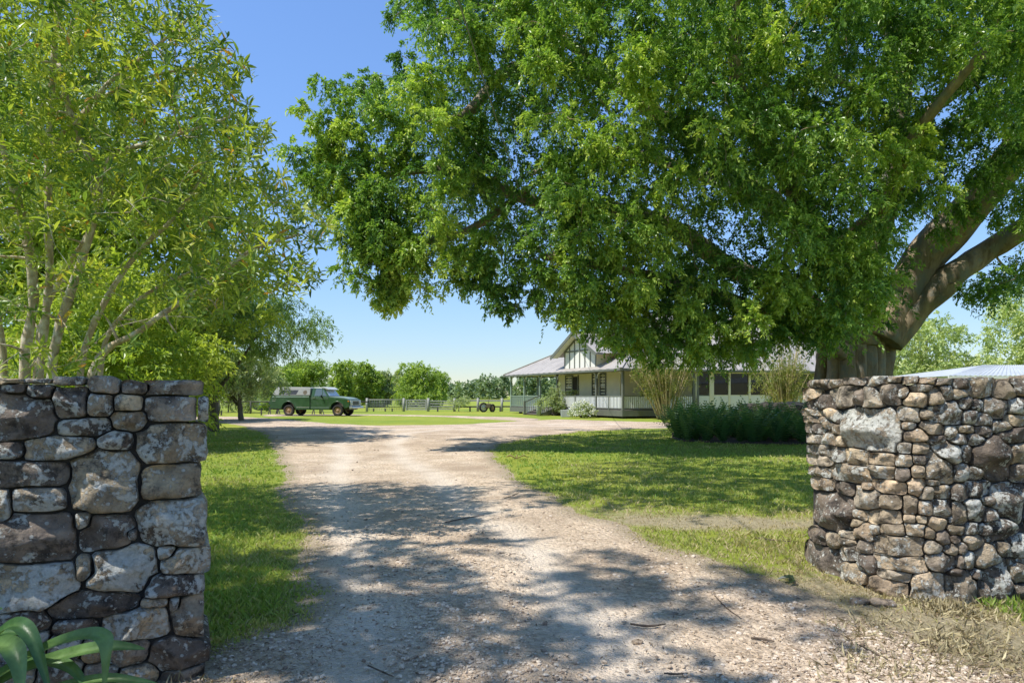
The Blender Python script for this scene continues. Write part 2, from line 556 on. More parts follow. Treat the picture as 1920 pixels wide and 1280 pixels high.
M['fern'] = leaf_mat('fern_leaf', [(.1, (.022, .062, .022, 1)), (.5, (.05, .115, .036, 1)), (.9, (.13, .18, .055, 1))], .45, .4)
M['strap'] = leaf_mat('strap_leaf', [(.0, (.022, .055, .018, 1)), (.5, (.045, .10, .03, 1)), (1, (.10, .165, .05, 1))], .36, .25)
nt = M['strap'].node_tree
tc_ = nd(nt, 'ShaderNodeTexCoord'); nz_ = noise_tex(nt, 22, 5, .7, tc_.outputs['Object'])
bs_ = nt.nodes['Principled BSDF']; src_ = bs_.inputs['Base Color'].links[0].from_socket
rr_ = ramp(nt, [(.3, (.55, .6, .5, 1)), (.6, (1.05, 1.05, 1.0, 1)), (.78, (1.5, 1.4, 1.0, 1))], nz_.outputs[0])
nt.links.new(mixc(nt, 1.0, src_, rr_.outputs[0], 'MULTIPLY'), bs_.inputs['Base Color'])
bump(nt, nz_.outputs[0], .25, .01, bs_)
M['flower'] = leaf_mat('cream_petal', [(.1, (.40, .40, .24, 1)), (.5, (.60, .58, .42, 1)), (.9, (.75, .73, .60, 1))], .6, .3, (1, 1, .9))
M['grass'] = leaf_mat('grass_blade', [(.0, (.32, .26, .14, 1)), (.25, (.27, .26, .08, 1)), (.5, (.19, .24, .04, 1)), (1, (.12, .21, .028, 1))], .55, .35, (1.1, 1.1, .6))
M['straw'] = leaf_mat('dry_grass', [(.0, (.11, .085, .05, 1)), (.5, (.23, .19, .10, 1)), (1, (.38, .32, .18, 1))], .7, .2, (1, 1, .8))
M['litter'] = leaf_mat('leaf_litter', [(.0, (.05, .034, .02, 1)), (.5, (.15, .10, .06, 1)), (1, (.32, .24, .15, 1))], .7, .1, (1, 1, .8))
M['fig_bark'] = bark_mat('fig_bark', (.15, .11, .07, 1), (.44, .345, .225, 1), 5.0, 5, (.24, .225, .18, 1), 1.0)
M['pale_bark'] = bark_mat('pale_bark', (.32, .24, .15, 1), (.60, .50, .36, 1), 14, 1.4, (.68, .62, .50, 1), .5)
M['bark'] = bark_mat('grey_bark', (.09, .075, .055, 1), (.19, .165, .125, 1), 10, 5)
M['gold_bark'] = bark_mat('golden_stem', (.36, .27, .14, 1), (.58, .47, .28, 1), 14, 6)
# ------------------------------------------------------------------ ground, drive, lawn
def pxw(pts):
    return [tuple(G(*p)) for p in pts]
DRIVE = [(-6.0, -3.0), (-4.2, 2.0), (-1.75, 2.75)] + pxw([
    (400, 1235), (480, 1190), (575, 1168), (628, 1130), (615, 1070), (585, 1000), (565, 940), (550, 890), (535, 845), (508, 814), (470, 799), (430, 793), (300, 788),
    (300, 780.5), (440, 781), (510, 784.5), (560, 789), (620, 794.5), (700, 797.5), (800, 797), (880, 795), (940, 791.5), (985, 788.8), (1050, 786.3), (1150, 789), (1290, 793),
    (1330, 797), (1290, 801), (1180, 803.5), (1080, 808.5), (1000, 818), (930, 832), (905, 848), (922, 868), (960, 900), (1005, 935), (1070, 965), (1140, 990),
    (1180, 1022), (1250, 1058), (1340, 1082), (1430, 1094), (1500, 1120), (1560, 1165), (1680, 1225), (1800, 1275)]) + [(4.0, 2.2), (8.0, 1.5), (8.0, -3.0)]
LOOP = pxw([(500, 780.3), (500, 776.6), (690, 776.6), (830, 778.6), (960, 782), (1010, 785), (990, 789), (950, 787.5), (830, 780.8), (700, 778.4)])

def sdf_poly(X, Y, poly):
    """signed distance, negative inside"""
    p = np.stack([X, Y], -1)
    best = np.full(X.shape, 1e9)
    n = len(poly)
    for i in range(n):
        a = np.array(poly[i]); bb = np.array(poly[(i + 1) % n])
        e = bb - a
        w = p - a
        t = np.clip((w @ e) / (e @ e + 1e-12), 0, 1)
        dd = w - t[..., None] * e
        best = np.minimum(best, np.hypot(dd[..., 0], dd[..., 1]))
    ins = inpoly(X, Y, poly)
    return np.where(ins, -best, best)

def vnoise(X, Y, s, seed=0):
    """cheap smooth value noise"""
    x, y = np.asarray(X) * s + seed * 17.3, np.asarray(Y) * s + seed * 9.1
    xi, yi = np.floor(x), np.floor(y)
    fx, fy = x - xi, y - yi
    fx, fy = fx * fx * (3 - 2 * fx), fy * fy * (3 - 2 * fy)
    def h(a, b_):
        q = np.sin(a * 127.1 + b_ * 311.7 + seed * 74.7) * 43758.5453
        return q - np.floor(q)
    return (h(xi, yi) * (1 - fx) + h(xi + 1, yi) * fx) * (1 - fy) + (h(xi, yi + 1) * (1 - fx) + h(xi + 1, yi + 1) * fx) * fy

def sdf(X, Y):
    d = np.minimum(sdf_poly(X, Y, DRIVE), sdf_poly(X, Y, LOOP))
    wob = (vnoise(X, Y, 1.1, 1) - .5) * .35 + (vnoise(X, Y, 3.7, 2) - .5) * .16
    return d + wob

def hgt(X, Y):
    fade = np.clip(1.3 - np.hypot(X, Y) / 30.0, 0, 1)
    return ((vnoise(X, Y, .45, 3) - .5) * .05 + (vnoise(X, Y, 1.6, 4) - .5) * .02) * fade

def hz(x, y):
    return float(hgt(np.array([x]), np.array([y]))[0])

def axis(lo, hi, step, far, grow):
    a = list(np.arange(lo, hi + 1e-6, step))
    s, x = step, hi
    while x < far: s *= grow; x += s; a.append(x)
    s, x, pre = step, lo, []
    while x > -far: s *= grow; x -= s; pre.append(x)
    return np.array(pre[::-1] + a)
ax = axis(-7, 8, .11, 4000, 1.035)
ay_f = list(np.arange(-4, 16, .11)); s_, y_ = .11, ay_f[-1]
while y_ < 4000: s_ *= 1.022; y_ += s_; ay_f.append(y_)
ay = np.array([-400, -150, -60, -30, -15, -8] + ay_f)
GX, GY = np.meshgrid(ax, ay)
GS = sdf(GX, GY)
GH = hgt(GX, GY)
nx_, ny_ = len(ax), len(ay)
ii = np.arange(nx_ * ny_).reshape(ny_, nx_)
quads = np.stack([ii[:-1, :-1], ii[:-1, 1:], ii[1:, 1:], ii[1:, :-1]], -1).reshape(-1, 4)

def dry(X, Y):
    """how worn the lawn is: 1 = straw and dust"""
    x0, y0 = G(1400, 985)
    d = np.exp(-(((X - x0) / 1.5) ** 2 + ((Y - y0) / .5) ** 2)) * .85
    x1, y1 = G(1800, 1230)
    d2 = np.exp(-(((X - x1) / 1.2) ** 2 + ((Y - y1) / .45) ** 2)) * .9
    x2, y2 = G(1150, 960)
    d3 = np.exp(-(((X - x2) / 1.6) ** 2 + ((Y - y2) / 1.1) ** 2)) * .45
    d4 = np.exp(-(((X + 1.1) / .7) ** 2 + ((Y - 5.6) / .5) ** 2)) * .6
    d5 = np.exp(-(((X - 1.9) / 1.5) ** 2 + ((Y - 4.3) / .7) ** 2)) * .8
    return np.clip(d + d2 + d3 + d4 + d5 + (vnoise(X, Y, .8, 8) - .5) * .3 + (vnoise(X, Y, 2.6, 9) - .5) * .35, 0, 1)

TRACK = pxw([(950, 1330), (900, 1200), (835, 1060), (770, 950), (715, 880), (690, 835), (720, 812), (820, 803), (960, 799), (1120, 795)])
def track_d(X, Y):
    p = np.stack([X, Y], -1); best = np.full(np.shape(X), 1e9)
    for a, b_ in zip(TRACK[:-1], TRACK[1:]):
        a = np.array(a); e = np.array(b_) - a; w = p - a
        t = np.clip((w @ e) / (e @ e), 0, 1); d_ = w - t[..., None] * e
        best = np.minimum(best, np.hypot(d_[..., 0], d_[..., 1]))
    return best
def ruts(X, Y):
    return np.exp(-((track_d(X, Y) - .72 + (vnoise(X, Y, .7, 41) - .5) * .3) / .26) ** 2)

def lawn_material():
    m, nt, ns, ln, b = new_mat('lawn_ground')
    at = nd(nt, 'ShaderNodeAttribute', attribute_name='edge')
    dr = nd(nt, 'ShaderNodeAttribute', attribute_name='dryness')
    g = nd(nt, 'ShaderNodeNewGeometry')
    n1 = noise_tex(nt, 1.1, 8, .68, g.outputs['Position'])
    n2 = noise_tex(nt, 26, 6, .72, g.outputs['Position'])
    n0 = noise_tex(nt, .13, 5, .6, g.outputs['Position'])
    r1 = ramp(nt, [(.3, (.17, .225, .03, 1)), (.55, (.25, .285, .045, 1)), (.75, (.33, .33, .075, 1))], math_(nt, 'ADD', math_(nt, 'MULTIPLY', n1.outputs[0], .6), math_(nt, 'MULTIPLY', n2.outputs[0], .4)))
    r0 = ramp(nt, [(.35, (.80, .92, .8, 1)), (.65, (1.25, 1.12, 1.1, 1))], n0.outputs[0])
    c = mixc(nt, 1.0, r1.outputs[0], r0.outputs[0], 'MULTIPLY')
    soil = ramp(nt, [(.3, (.22, .165, .105, 1)), (.7, (.52, .42, .29, 1))], n2.outputs[0])
    s = math_(nt, 'ADD', at.outputs['Fac'], math_(nt, 'MULTIPLY', math_(nt, 'SUBTRACT', n1.outputs[0], .5), .5))
    f = math_(nt, 'SUBTRACT', 1.0, math_(nt, 'MULTIPLY', math_(nt, 'ADD', s, .05), 3.2, True), True)
    f2 = math_(nt, 'MULTIPLY', math_(nt, 'SUBTRACT', math_(nt, 'ADD', dr.outputs['Fac'], math_(nt, 'MULTIPLY', math_(nt, 'SUBTRACT', n2.outputs[0], .5), .8)), .45), 3.0, True)
    f = math_(nt, 'MAXIMUM', f, math_(nt, 'MULTIPLY', f2, .85))
    c = mixc(nt, f, c, soil.outputs[0])
    ln.new(c, b.inputs['Base Color'])
    b.inputs['Roughness'].default_value = .95
    b.inputs['Specular IOR Level'].default_value = .1
    nb = noise_tex(nt, 60, 5, .8, g.outputs['Position'])
    bump(nt, nb.outputs[0], .8, .03, b)
    return m

def gravel_material():
    m, nt, ns, ln, b = new_mat('gravel_drive')
    at = nd(nt, 'ShaderNodeAttribute', attribute_name='edge')
    g = nd(nt, 'ShaderNodeNewGeometry')
    pos = g.outputs['Position']
    n1 = noise_tex(nt, 1.4, 7, .66, pos)
    n2 = noise_tex(nt, 40, 6, .75, pos)
    vo = nd(nt, 'ShaderNodeTexVoronoi', Scale=34.0); ln.new(pos, vo.inputs['Vector'])
    v2 = nd(nt, 'ShaderNodeTexVoronoi', Scale=85.0); ln.new(pos, v2.inputs['Vector'])
    sc = nd(nt, 'ShaderNodeSeparateColor'); ln.new(vo.outputs['Color'], sc.inputs[0])
    r1 = ramp(nt, [(.25, (.47, .355, .24, 1)), (.5, (.66, .525, .38, 1)), (.75, (.79, .665, .505, 1))], n1.outputs[0])
    r2 = ramp(nt, [(0, (.62, .60, .58, 1)), (.5, (.95, .94, .93, 1)), (1, (1.25, 1.24, 1.22, 1))], sc.outputs[0])
    c = mixc(nt, .8, r1.outputs[0], r2.outputs[0], 'MULTIPLY')
    r3 = ramp(nt, [(.35, (.55, .5, .46, 1)), (.6, (1.08, 1.07, 1.06, 1))], n2.outputs[0])
    c = mixc(nt, .65, c, r3.outputs[0], 'MULTIPLY')
    tk = nd(nt, 'ShaderNodeAttribute', attribute_name='track')
    tf = math_(nt, 'MULTIPLY', tk.outputs['Fac'], math_(nt, 'ADD', .35, n1.outputs[0]), True)
    c = mixc(nt, math_(nt, 'MULTIPLY', tf, .75), c, (.70, .60, .48, 1))
    # brown leaf dust gathers in patches
    n4 = noise_tex(nt, .55, 6, .7, pos)
    r4 = ramp(nt, [(.44, (0, 0, 0, 1)), (.64, (.8, .8, .8, 1))], n4.outputs[0])
    c = mixc(nt, math_(nt, 'MULTIPLY', r4.outputs[0], math_(nt, 'SUBTRACT', 1.0, math_(nt, 'MULTIPLY', tf, .8, True))), c, (.36, .265, .18, 1))
    # turns to soil at the edge
    s = math_(nt, 'ADD', at.outputs['Fac'], math_(nt, 'MULTIPLY', math_(nt, 'SUBTRACT', n2.outputs[0], .5), .35))
    f = math_(nt, 'MULTIPLY', math_(nt, 'ADD', s, .16), 4.5, True)
    soil = ramp(nt, [(.3, (.22, .165, .105, 1)), (.7, (.52, .42, .29, 1))], n2.outputs[0])
    c = mixc(nt, f, c, soil.outputs[0])
    ln.new(c, b.inputs['Base Color'])
    b.inputs['Roughness'].default_value = .95
    b.inputs['Specular IOR Level'].default_value = .12
    h = math_(nt, 'ADD', math_(nt, 'MULTIPLY', vo.outputs['Distance'], -.9), math_(nt, 'ADD', math_(nt, 'MULTIPLY', v2.outputs['Distance'], -.5), n2.outputs[0]))
    bump(nt, h, .8, .022, b)
    return m

M['lawn'] = lawn_material()
M['gravel'] = gravel_material()
GL = GH - np.where(GS < -.25, .04, 0)
lawn = np_mesh('lawn', np.stack([GX, GY, GL], -1).reshape(-1, 3), quads, M['lawn'], None, None, True,
               {'edge': np.clip(GS, -2, 2).ravel(), 'dryness': dry(GX, GY).ravel()})
lawn['kind'] = 'structure'
keep = (GS.ravel()[quads].min(1) < 0.12)
dq = quads[keep]
used = np.unique(dq)
remap = np.full(nx_ * ny_, -1); remap[used] = np.arange(len(used))
gs = GS.ravel()[used]
lift = .008 * np.clip((.16 - gs) / .16, -1.5, 1)
# the drive is a real layer whose margin dips under the lawn
dv = np.stack([GX, GY, GH], -1).reshape(-1, 3)[used]; dv[:, 2] += lift - (.016 * np.clip((-gs - .35) / .3, 0, 1)) * ruts(dv[:, 0], dv[:, 1]) * (dv[:, 1] < 20)
drive = np_mesh('gravel_driveway', dv, remap[dq], M['gravel'], None, None, True, {'edge': np.clip(gs, -2, 2), 'track': ruts(dv[:, 0].astype(float), dv[:, 1].astype(float))})
drive['kind'] = 'structure'

# ---- wall footprints keep grass out
LW0, LWD = np.array((-1.40, 3.13)), np.array((-.915, -.403))
RW = np.array([(2.247, 5.23), (2.28, 4.95), (2.32, 4.71), (2.38, 4.48), (2.46, 4.335), (2.58, 4.275), (2.75, 4.262), (3.22, 4.285), (4.3, 4.36), (6.2, 4.5)])
LN = np.array((LWD[1], -LWD[0]))      # left wall: points away from the camera
LWP = [tuple(LW0), tuple(LW0 + LWD * 4.2), tuple(LW0 + LWD * 4.2 + LN * .55), tuple(LW0 + LN * .55)]
RWP = [tuple(p) for p in RW] + [(6.2, 5.3), (2.5, 5.45)]
def walls_sd(X, Y):
    return np.minimum(sdf_poly(X, Y, LWP), sdf_poly(X, Y, RWP))

def near_points(n, y0, y1, k=.95, power=2.0, g=rng):
    """points on the ground, thinning with distance"""
    u = g.uniform(0, 1, n)
    if power == 2: Y = 1 / (1 / y0 - u * (1 / y0 - 1 / y1))
    else: Y = y0 * (y1 / y0) ** u
    X = g.uniform(-k, k, n) * Y
    return X, Y

# ---- grass blades
def blades(n, y0, y1, power=1, k=.95):
    X, Y = near_points(n // 5, y0, y1, k, power)
    X = np.repeat(X, 5) + rng.normal(0, .018, len(X) * 5) * np.maximum(1, np.repeat(Y, 5) / 6)
    Y = np.repeat(Y, 5) + rng.normal(0, .018, len(Y) * 5) * np.maximum(1, np.repeat(Y, 5) / 6)
    s = sdf(X, Y); dr_ = dry(X, Y)
    ok = (s > .02 + rng.exponential(.10, len(X)) * 0.8 - .06) & (walls_sd(X, Y) > .015) & (rng.uniform(0, 1, len(X)) > dr_ * .9)
    # the worn strip at the mouth of the drive carries little grass
    ok &= ~((Y < 3.35) & (X < 0) & (rng.uniform(0, 1, len(X)) < .85))
    ok &= ~((X < LW0[0] - .1) & (Y < 2.75))
    X, Y, s, dr_ = X[ok], Y[ok], s[ok], dr_[ok]
    n = len(X)
    z = hgt(X, Y) - .004
    H = rng.uniform(.018, .052, n) * (1 - .45 * dr_) * np.where(vnoise(X, Y, 2.2, 5) > .62, 1.25, 1) * np.clip(.55 + s * 1.2, .55, 1.1)
    W = rng.uniform(.003, .006, n) * np.maximum(1, Y / 5.5)
    a = rng.uniform(0, 2 * math.pi, n)
    lean = rng.uniform(.2, 1.1, n) * H
    la = rng.uniform(0, 2 * math.pi, n)
    p = np.stack([X, Y, z], -1)
    sx = np.stack([np.cos(a), np.sin(a), np.zeros(n)], -1) * W[:, None]
    ld = np.stack([np.cos(la), np.sin(la), np.zeros(n)], -1) * lean[:, None]
    up = np.zeros((n, 3)); up[:, 2] = H
    v = np.stack([p - sx, p + sx, p + ld * .35 + up * .62 + sx * .7, p + ld + up], 1).reshape(-1, 3)
    i = np.arange(n)[:, None] * 4
    f = np.concatenate([i + [0, 1, 2], i + [0, 2, 3]], 1).reshape(-1, 3)
    tint = np.clip(.54 - .12 * np.clip((X + .5) / 2, 0, 1) * np.clip((14 - Y) / 5, 0, 1) + (vnoise(X, Y, .9, 6) - .5) * .55 + rng.normal(0, .17, n) - dr_ * .75 - np.clip(.25 - s, 0, .25) * 1.2, 0, 1)
    return v, f, np.repeat(tint, 4)
v1, f1, t1 = blades(250000, 2.9, 26, 1, 1.15)
v2, f2, t2 = blades(90000, 2.7, 9, 2, 1.2)
f2 = f2 + len(v1)
go = np_mesh('grass', np.concatenate([v1, v2]), np.concatenate([f1, f2]), M['grass'], None, np.concatenate([t1, t2]))
tag(go, 'short sunlit lawn grass with dry patches beside the gravel drive', 'grass', kind='stuff')

# ---- loose gravel
def pebbles():
    g = rng
    X, Y = near_points(60000, 2.75, 11, .8, 2)
    X2, Y2 = near_points(12000, 2.75, 22, .6, 1)
    X, Y = np.r_[X, X2], np.r_[Y, Y2]
    s = sdf(X, Y)
    dens = np.clip(-.10 + 1.5 * (vnoise(X, Y, .9, 11) - .25) + .5 * (vnoise(X, Y, 3, 12) - .5), .07, 1)
    dens *= 1 - .85 * ruts(X, Y)
    dens += .30 * np.exp(-(track_d(X, Y) / .28) ** 2)
    rim = np.exp(-((s + .25) / .3) ** 2) * .35
    ok = (s < .10 * g.uniform(0, 1, len(X)) ** 2) & (g.uniform(0, 1, len(X)) < np.clip(dens + rim, 0, 1)) & (walls_sd(X, Y) > .02)
    X, Y = X[ok], Y[ok]
    n = len(X)
    r = .0030 + .0125 * g.uniform(0, 1, n) ** 3.6
    r *= np.maximum(1, Y / 9)
    ico = bmesh.new(); bmesh.ops.create_icosphere(ico, subdivisions=1, radius=1)
    bv = np.array([v.co[:] for v in ico.verts]); bf = np.array([[v.index for v in f.verts] for f in ico.faces]); ico.free()
    k = len(bv)
    sc = np.stack([g.uniform(.75, 1.5, n), g.uniform(.65, 1.15, n), g.uniform(.4, .8, n)], -1) * r[:, None]
    jit = 1 + g.normal(0, .17, (n, k, 1))
    v = bv[None] * jit * sc[:, None, :]
    a = g.uniform(0, 2 * math.pi, n); c, s_ = np.cos(a)[:, None], np.sin(a)[:, None]
    x = v[..., 0] * c - v[..., 1] * s_; y = v[..., 0] * s_ + v[..., 1] * c
    v = np.stack([x + X[:, None], y + Y[:, None], v[..., 2] + (hgt(X, Y) + .008 + r * .22)[:, None]], -1).reshape(-1, 3)
    f = (np.arange(n)[:, None, None] * k + bf[None]).reshape(-1, 3)
    return v, f, np.repeat(g.uniform(0, 1, n), k)
m, nt, ns, ln, b = new_mat('loose_gravel')
at = nd(nt, 'ShaderNodeAttribute', attribute_name='tint')
g_ = nd(nt, 'ShaderNodeNewGeometry')
nz = noise_tex(nt, 90, 4, .7, g_.outputs['Position'])
r_ = ramp(nt, [(0, (.24, .175, .125, 1)), (.25, (.44, .345, .25, 1)), (.6, (.60, .49, .37, 1)), (1, (.66, .56, .44, 1))], at.outputs['Fac'])
r2_ = ramp(nt, [(.3, (.75, .74, .72, 1)), (.7, (1.1, 1.1, 1.1, 1))], nz.outputs[0])
ln.new(mixc(nt, 1.0, r_.outputs[0], r2_.outputs[0], 'MULTIPLY'), b.inputs['Base Color'])
b.inputs['Roughness'].default_value = .92; b.inputs['Specular IOR Level'].default_value = .15
M['pebble'] = m
v, f, t = pebbles()
po = np_mesh('gravel', v, f, M['pebble'], None, t)
tag(po, 'loose pale gravel stones strewn over the driveway', 'gravel', kind='stuff')

# ---- leaf litter and dry tufts
def litter(n):
    X, Y = near_points(n, 2.7, 14, .85, 2)
    s = sdf(X, Y)
    gx_, gy_ = G(470, 1225)
    w = np.exp(-(s / .5) ** 2) * .6 + dry(X, Y) * .4 + 1.2 * np.exp(-(((X - gx_) / .45) ** 2 + ((Y - gy_) / .3) ** 2)) + .22 * (vnoise(X, Y, .8, 21) > .5) + np.exp(-((walls_sd(X, Y)) / .3) ** 2) * .6
    ok = (rng.uniform(0, 1, n) < w) & (walls_sd(X, Y) > .01)
    X, Y = X[ok], Y[ok]
    n = len(X)
    p = np.stack([X, Y, hgt(X, Y) + .012 + rng.uniform(0, .006, n)], -1)
    a = rng.uniform(0, 2 * math.pi, n)
    d = np.stack([np.cos(a), np.sin(a), rng.normal(0, .18, n)], -1)
    nn = unit(np.array([0, 0, 1.]) + rand_dirs(n) * .35)
    L = rng.uniform(.010, .036, n); W = L * rng.uniform(.10, .32, n)
    return p, d, nn, L, W, rng.uniform(0, 1, n) ** .9
lo = leaves_obj('leaf_litter', litter(34000), M['litter'], None, .12, .1)
tag(lo, 'brown dry leaf litter scattered along the drive edges', 'leaf litter', kind='stuff')

def dry_tufts():
    g = rng
    pos = []
    for _ in range(300):
        k = g.integers(0, 3)
        if k == 0:
            t = g.uniform(-.05, 1.4); q = LW0 + LWD * t - LN * g.uniform(.02, .28)
        elif k == 1:
            t = g.uniform(0, 1); i = t * 3.2 + 4.6; j = int(i)
            q = RW[j] * (1 - i + j) + RW[j + 1] * (i - j) + np.array((0, -g.uniform(.02, .3)))
        else:
            q = G(g.uniform(1560, 1910), g.uniform(1165, 1275))
        pos.append(q)
    pos = np.array(pos)
    m_ = 16
    p = np.repeat(pos, m_, 0) + g.normal(0, .06, (len(pos) * m_, 2))
    z = hgt(p[:, 0], p[:, 1])
    p = np.c_[p, z]
    n = len(p)
    d = unit(np.c_[g.normal(0, .8, (n, 2)), g.uniform(.05, .9, n)])
    nn = rand_dirs(n)
    L = g.uniform(.025, .085, n); W = np.full(n, .0026)
    return p, d, nn, L, W, np.clip(g.normal(.55, .25, n), 0, 1)
do = leaves_obj('dry_grass', dry_tufts(), M['straw'], None, .05, .25)
tag(do, 'dry straw coloured grass tufts at the foot of the stone walls', 'dry grass', kind='stuff')
# greener tuft by the right wall
gx, gy = rng.uniform(2.9, 4.6, 2600), rng.uniform(3.75, 4.3, 2600)
ok = (walls_sd(gx, gy) > .02)
gx, gy = gx[ok], gy[ok]; n_ = len(gx)
lt = leaves_obj('long_grass', (np.c_[gx, gy, hgt(gx, gy)], unit(np.c_[rng.normal(0, .4, (n_, 2)), np.ones(n_)]), rand_dirs(n_), rng.uniform(.03, .08, n_), np.full(n_, .0045), np.clip(rng.normal(.7, .18, n_), 0, 1)), M['grass'], None, .05, .3)
tag(lt, 'longer green grass growing along the foot of the right stone wall', 'grass', kind='stuff')

# ------------------------------------------------------------------ stone walls
def superdist(px, pz, st, p=3.4):
    cs, cz, rx, rz, rot = st
    c, s = math.cos(rot), math.sin(rot)
    dx, dz = px - cs, pz - cz
    u = (dx * c + dz * s) / rx; w = (-dx * s + dz * c) / rz
    return (np.abs(u) ** p + np.abs(w) ** p) ** (1 / p)

def stone_outline(i, stones, N, zmin=-.05, reach=1.5, smin=-9, zmax=9):
    st = stones[i]
    th = np.linspace(0, 2 * math.pi, N, endpoint=False)
    c, s = math.cos(st[4]), math.sin(st[4])
    ux, uz = np.cos(th) * st[2], np.sin(th) * st[3]
    dx, dz = ux * c - uz * s, ux * s + uz * c
    T = np.linspace(.25, 1.6, 55)
    px = st[0] + dx[:, None] * T; pz = st[1] + dz[:, None] * T
    own = superdist(px, pz, st)
    ok = own < reach
    for j, o in enumerate(stones):
        if j == i: continue
        if abs(o[0] - st[0]) > (o[2] + st[2]) * 2.2 or abs(o[1] - st[1]) > (o[3] + st[3]) * 2.2: continue
        ok &= own < superdist(px, pz, o)
    ok &= (pz > zmin) & (px > smin) & (pz < zmax)
    first = np.argmax(~ok, 1)
    first = np.where(ok.all(1), len(T) - 1, np.maximum(first - 1, 0))
    t = T[first]
    t = .84 * t + .08 * (np.roll(t, 1) + np.roll(t, -1))
    return dx * t, dz * t

def make_stone(i, stones, path, root, colr, lich, depth, gap=.0035, seed=0, smin=-9, zmax=9):
    st = stones[i]
    size = min(st[2], st[3])
    N = 28 if size < .06 else 40
    ox, oz = stone_outline(i, stones, N, smin=smin, zmax=zmax)
    rl = np.hypot(ox, oz)
    k_ = np.clip((rl - gap) / np.maximum(rl, 1e-4), .35, 1)
    ox, oz = ox * k_, oz * k_
    kk = min(max(size / .11, .35), 1.25)
    rings = [(.90, -depth), (1.0, -.07 * kk - .02), (1.003, -.034 * kk), (.98, -.012 * kk), (.93, .004 * kk), (.82, .018 * kk), (.64, .029 * kk), (.40, .036 * kk), (.18, .038 * kk)]
    if size < .06: rings = [rings[q] for q in (0, 1, 2, 3, 4, 5, 6, 7)]
    r_ = random.Random(seed * 1000 + i)
    proud = r_.uniform(-.012, .020) * kk + .004
    tiltx, tiltz = r_.uniform(-.20, .20), r_.uniform(-.26, .16)
    cuts = []
    for _ in range(5):
        a = r_.uniform(0, 2 * math.pi)
        cuts.append((math.cos(a) * r_.uniform(.3, 1.0), math.sin(a) * r_.uniform(.3, 1.0), r_.uniform(.012, .060) * kk + .012))
    off = Vector((r_.uniform(0, 50), r_.uniform(0, 50), r_.uniform(0, 50)))
    base, nrm, _ = path(st[0])
    origin = np.array((base[0], base[1], st[1]))
    verts, faces = [], []
    def put(x, z, d, amp):
        nz = mnoise.noise(Vector((x * 9, z * 9, 0)) + off) * .6 + mnoise.noise(Vector((x * 22, z * 22, 3)) + off) * .32 + mnoise.noise(Vector((x * 47, z * 47, 7)) + off) * .16
        if d > -.03 * kk:
            d += tiltx * x + tiltz * z + proud
            for ca, cb, lim in cuts:
                d = min(d, max(lim - ca * x - cb * z + .01 * nz, -.026))
            d += nz * .030 * kk * amp
        q, nn, _ = path(st[0] + x)
        verts.append((q[0] + nn[0] * d - origin[0], q[1] + nn[1] * d - origin[1], st[1] + z - origin[2]))
    for fr, d in rings:
        for k in range(N):
            w = 1 + mnoise.noise(Vector((ox[k] * 16, oz[k] * 16, d * 20)) + off) * .075 - .02
            put(ox[k] * fr * w, oz[k] * fr * w, d, 1 if fr < .95 else .6)
    put(0, 0, .044 * kk, 1)
    for a in range(len(rings) - 1):
        for k in range(N):
            k2 = (k + 1) % N
            faces.append((a * N + k, a * N + k2, (a + 1) * N + k2, (a + 1) * N + k))
    e = (len(rings) - 1) * N
    for k in range(N): faces.append((e + k, e + (k + 1) % N, len(verts) - 1))
    me = bpy.data.meshes.new('stone')
    me.from_pydata(verts, [], faces)
    me.polygons.foreach_set('use_smooth', [True] * len(faces))
    bm = bmesh.new(); bm.from_mesh(me); bmesh.ops.recalc_face_normals(bm, faces=bm.faces); bm.to_mesh(me); bm.free()
    o = link_mesh('stone', me, M['stone'], root)
    o.location = origin - root_off(root)
    o.color = (*colr, lich)
    return o

def stone_color(r_, warm):
    k = r_.random()
    c = [(.23, .205, .18), (.17, .15, .135), (.29, .255, .21), (.135, .118, .108), (.33, .285, .22)][r_.randrange(5)]
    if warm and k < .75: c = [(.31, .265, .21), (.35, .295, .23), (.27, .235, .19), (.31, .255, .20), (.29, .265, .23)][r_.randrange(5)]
    f = r_.uniform(.82, 1.18) * 1.75
    return tuple(x * f * w_ for x, w_ in zip(c, (1.05, 1.0, .91)))

# left wall: stones read off the photograph's wall face (crop scale .469, origin 0,680)
LS = [(40,72,62,20,0),(150,70,60,16,0),(262,72,62,20,0),(420,95,62,32,0),(560,96,80,32,0),(665,98,175,34,2),(50,98,55,26,0),(155,112,58,36,0),(275,160,72,64,0),
 (90,215,140,96,0),(400,168,56,50,0),(510,162,60,38,0),(690,182,112,58,0),(812,185,26,52,0),(515,232,76,44,4),(340,260,118,40,-3),(690,320,150,84,0),(225,340,146,52,-4),
 (465,310,72,42,6),(40,350,58,34,0),(696,476,142,72,0),(412,476,150,126,0),(140,450,158,56,3),(150,548,120,62,5),(10,575,32,66,0),(690,642,140,100,0),(150,705,158,118,0),
 (425,690,116,80,10),(330,632,34,40,0),(525,690,24,24,0),(665,760,42,32,0),(740,795,102,56,5),(490,825,148,106,6),(140,895,182,102,0),(335,820,36,52,0),(700,895,134,50,6),
 (380,970,196,56,8),(762,1010,80,100,-20),(700,968,28,36,0),(615,960,62,22,0),(540,1045,140,70,0),(85,1040,98,50,0),(308,1060,88,32,0),(700,1172,108,66,0),(500,1165,95,52,0),
 (380,1150,60,52,0),(250,1145,82,52,0),(100,1150,100,62,0),(740,1255,96,36,0),(555,1250,84,40,0),(400,1248,74,46,0),(230,1248,100,48,0),(60,1258,90,48,0)]
def left_path(s):
    q = LW0 + LWD * s
    return q, -LN, None
def left_inv(px, py):
    k = (px - 960) / F
    s = (k * LW0[1] - LW0[0]) / (LWD[0] - k * LWD[1])
    Y = LW0[1] + LWD[1] * s
    return s, EYE - (py - HZ) / F * Y
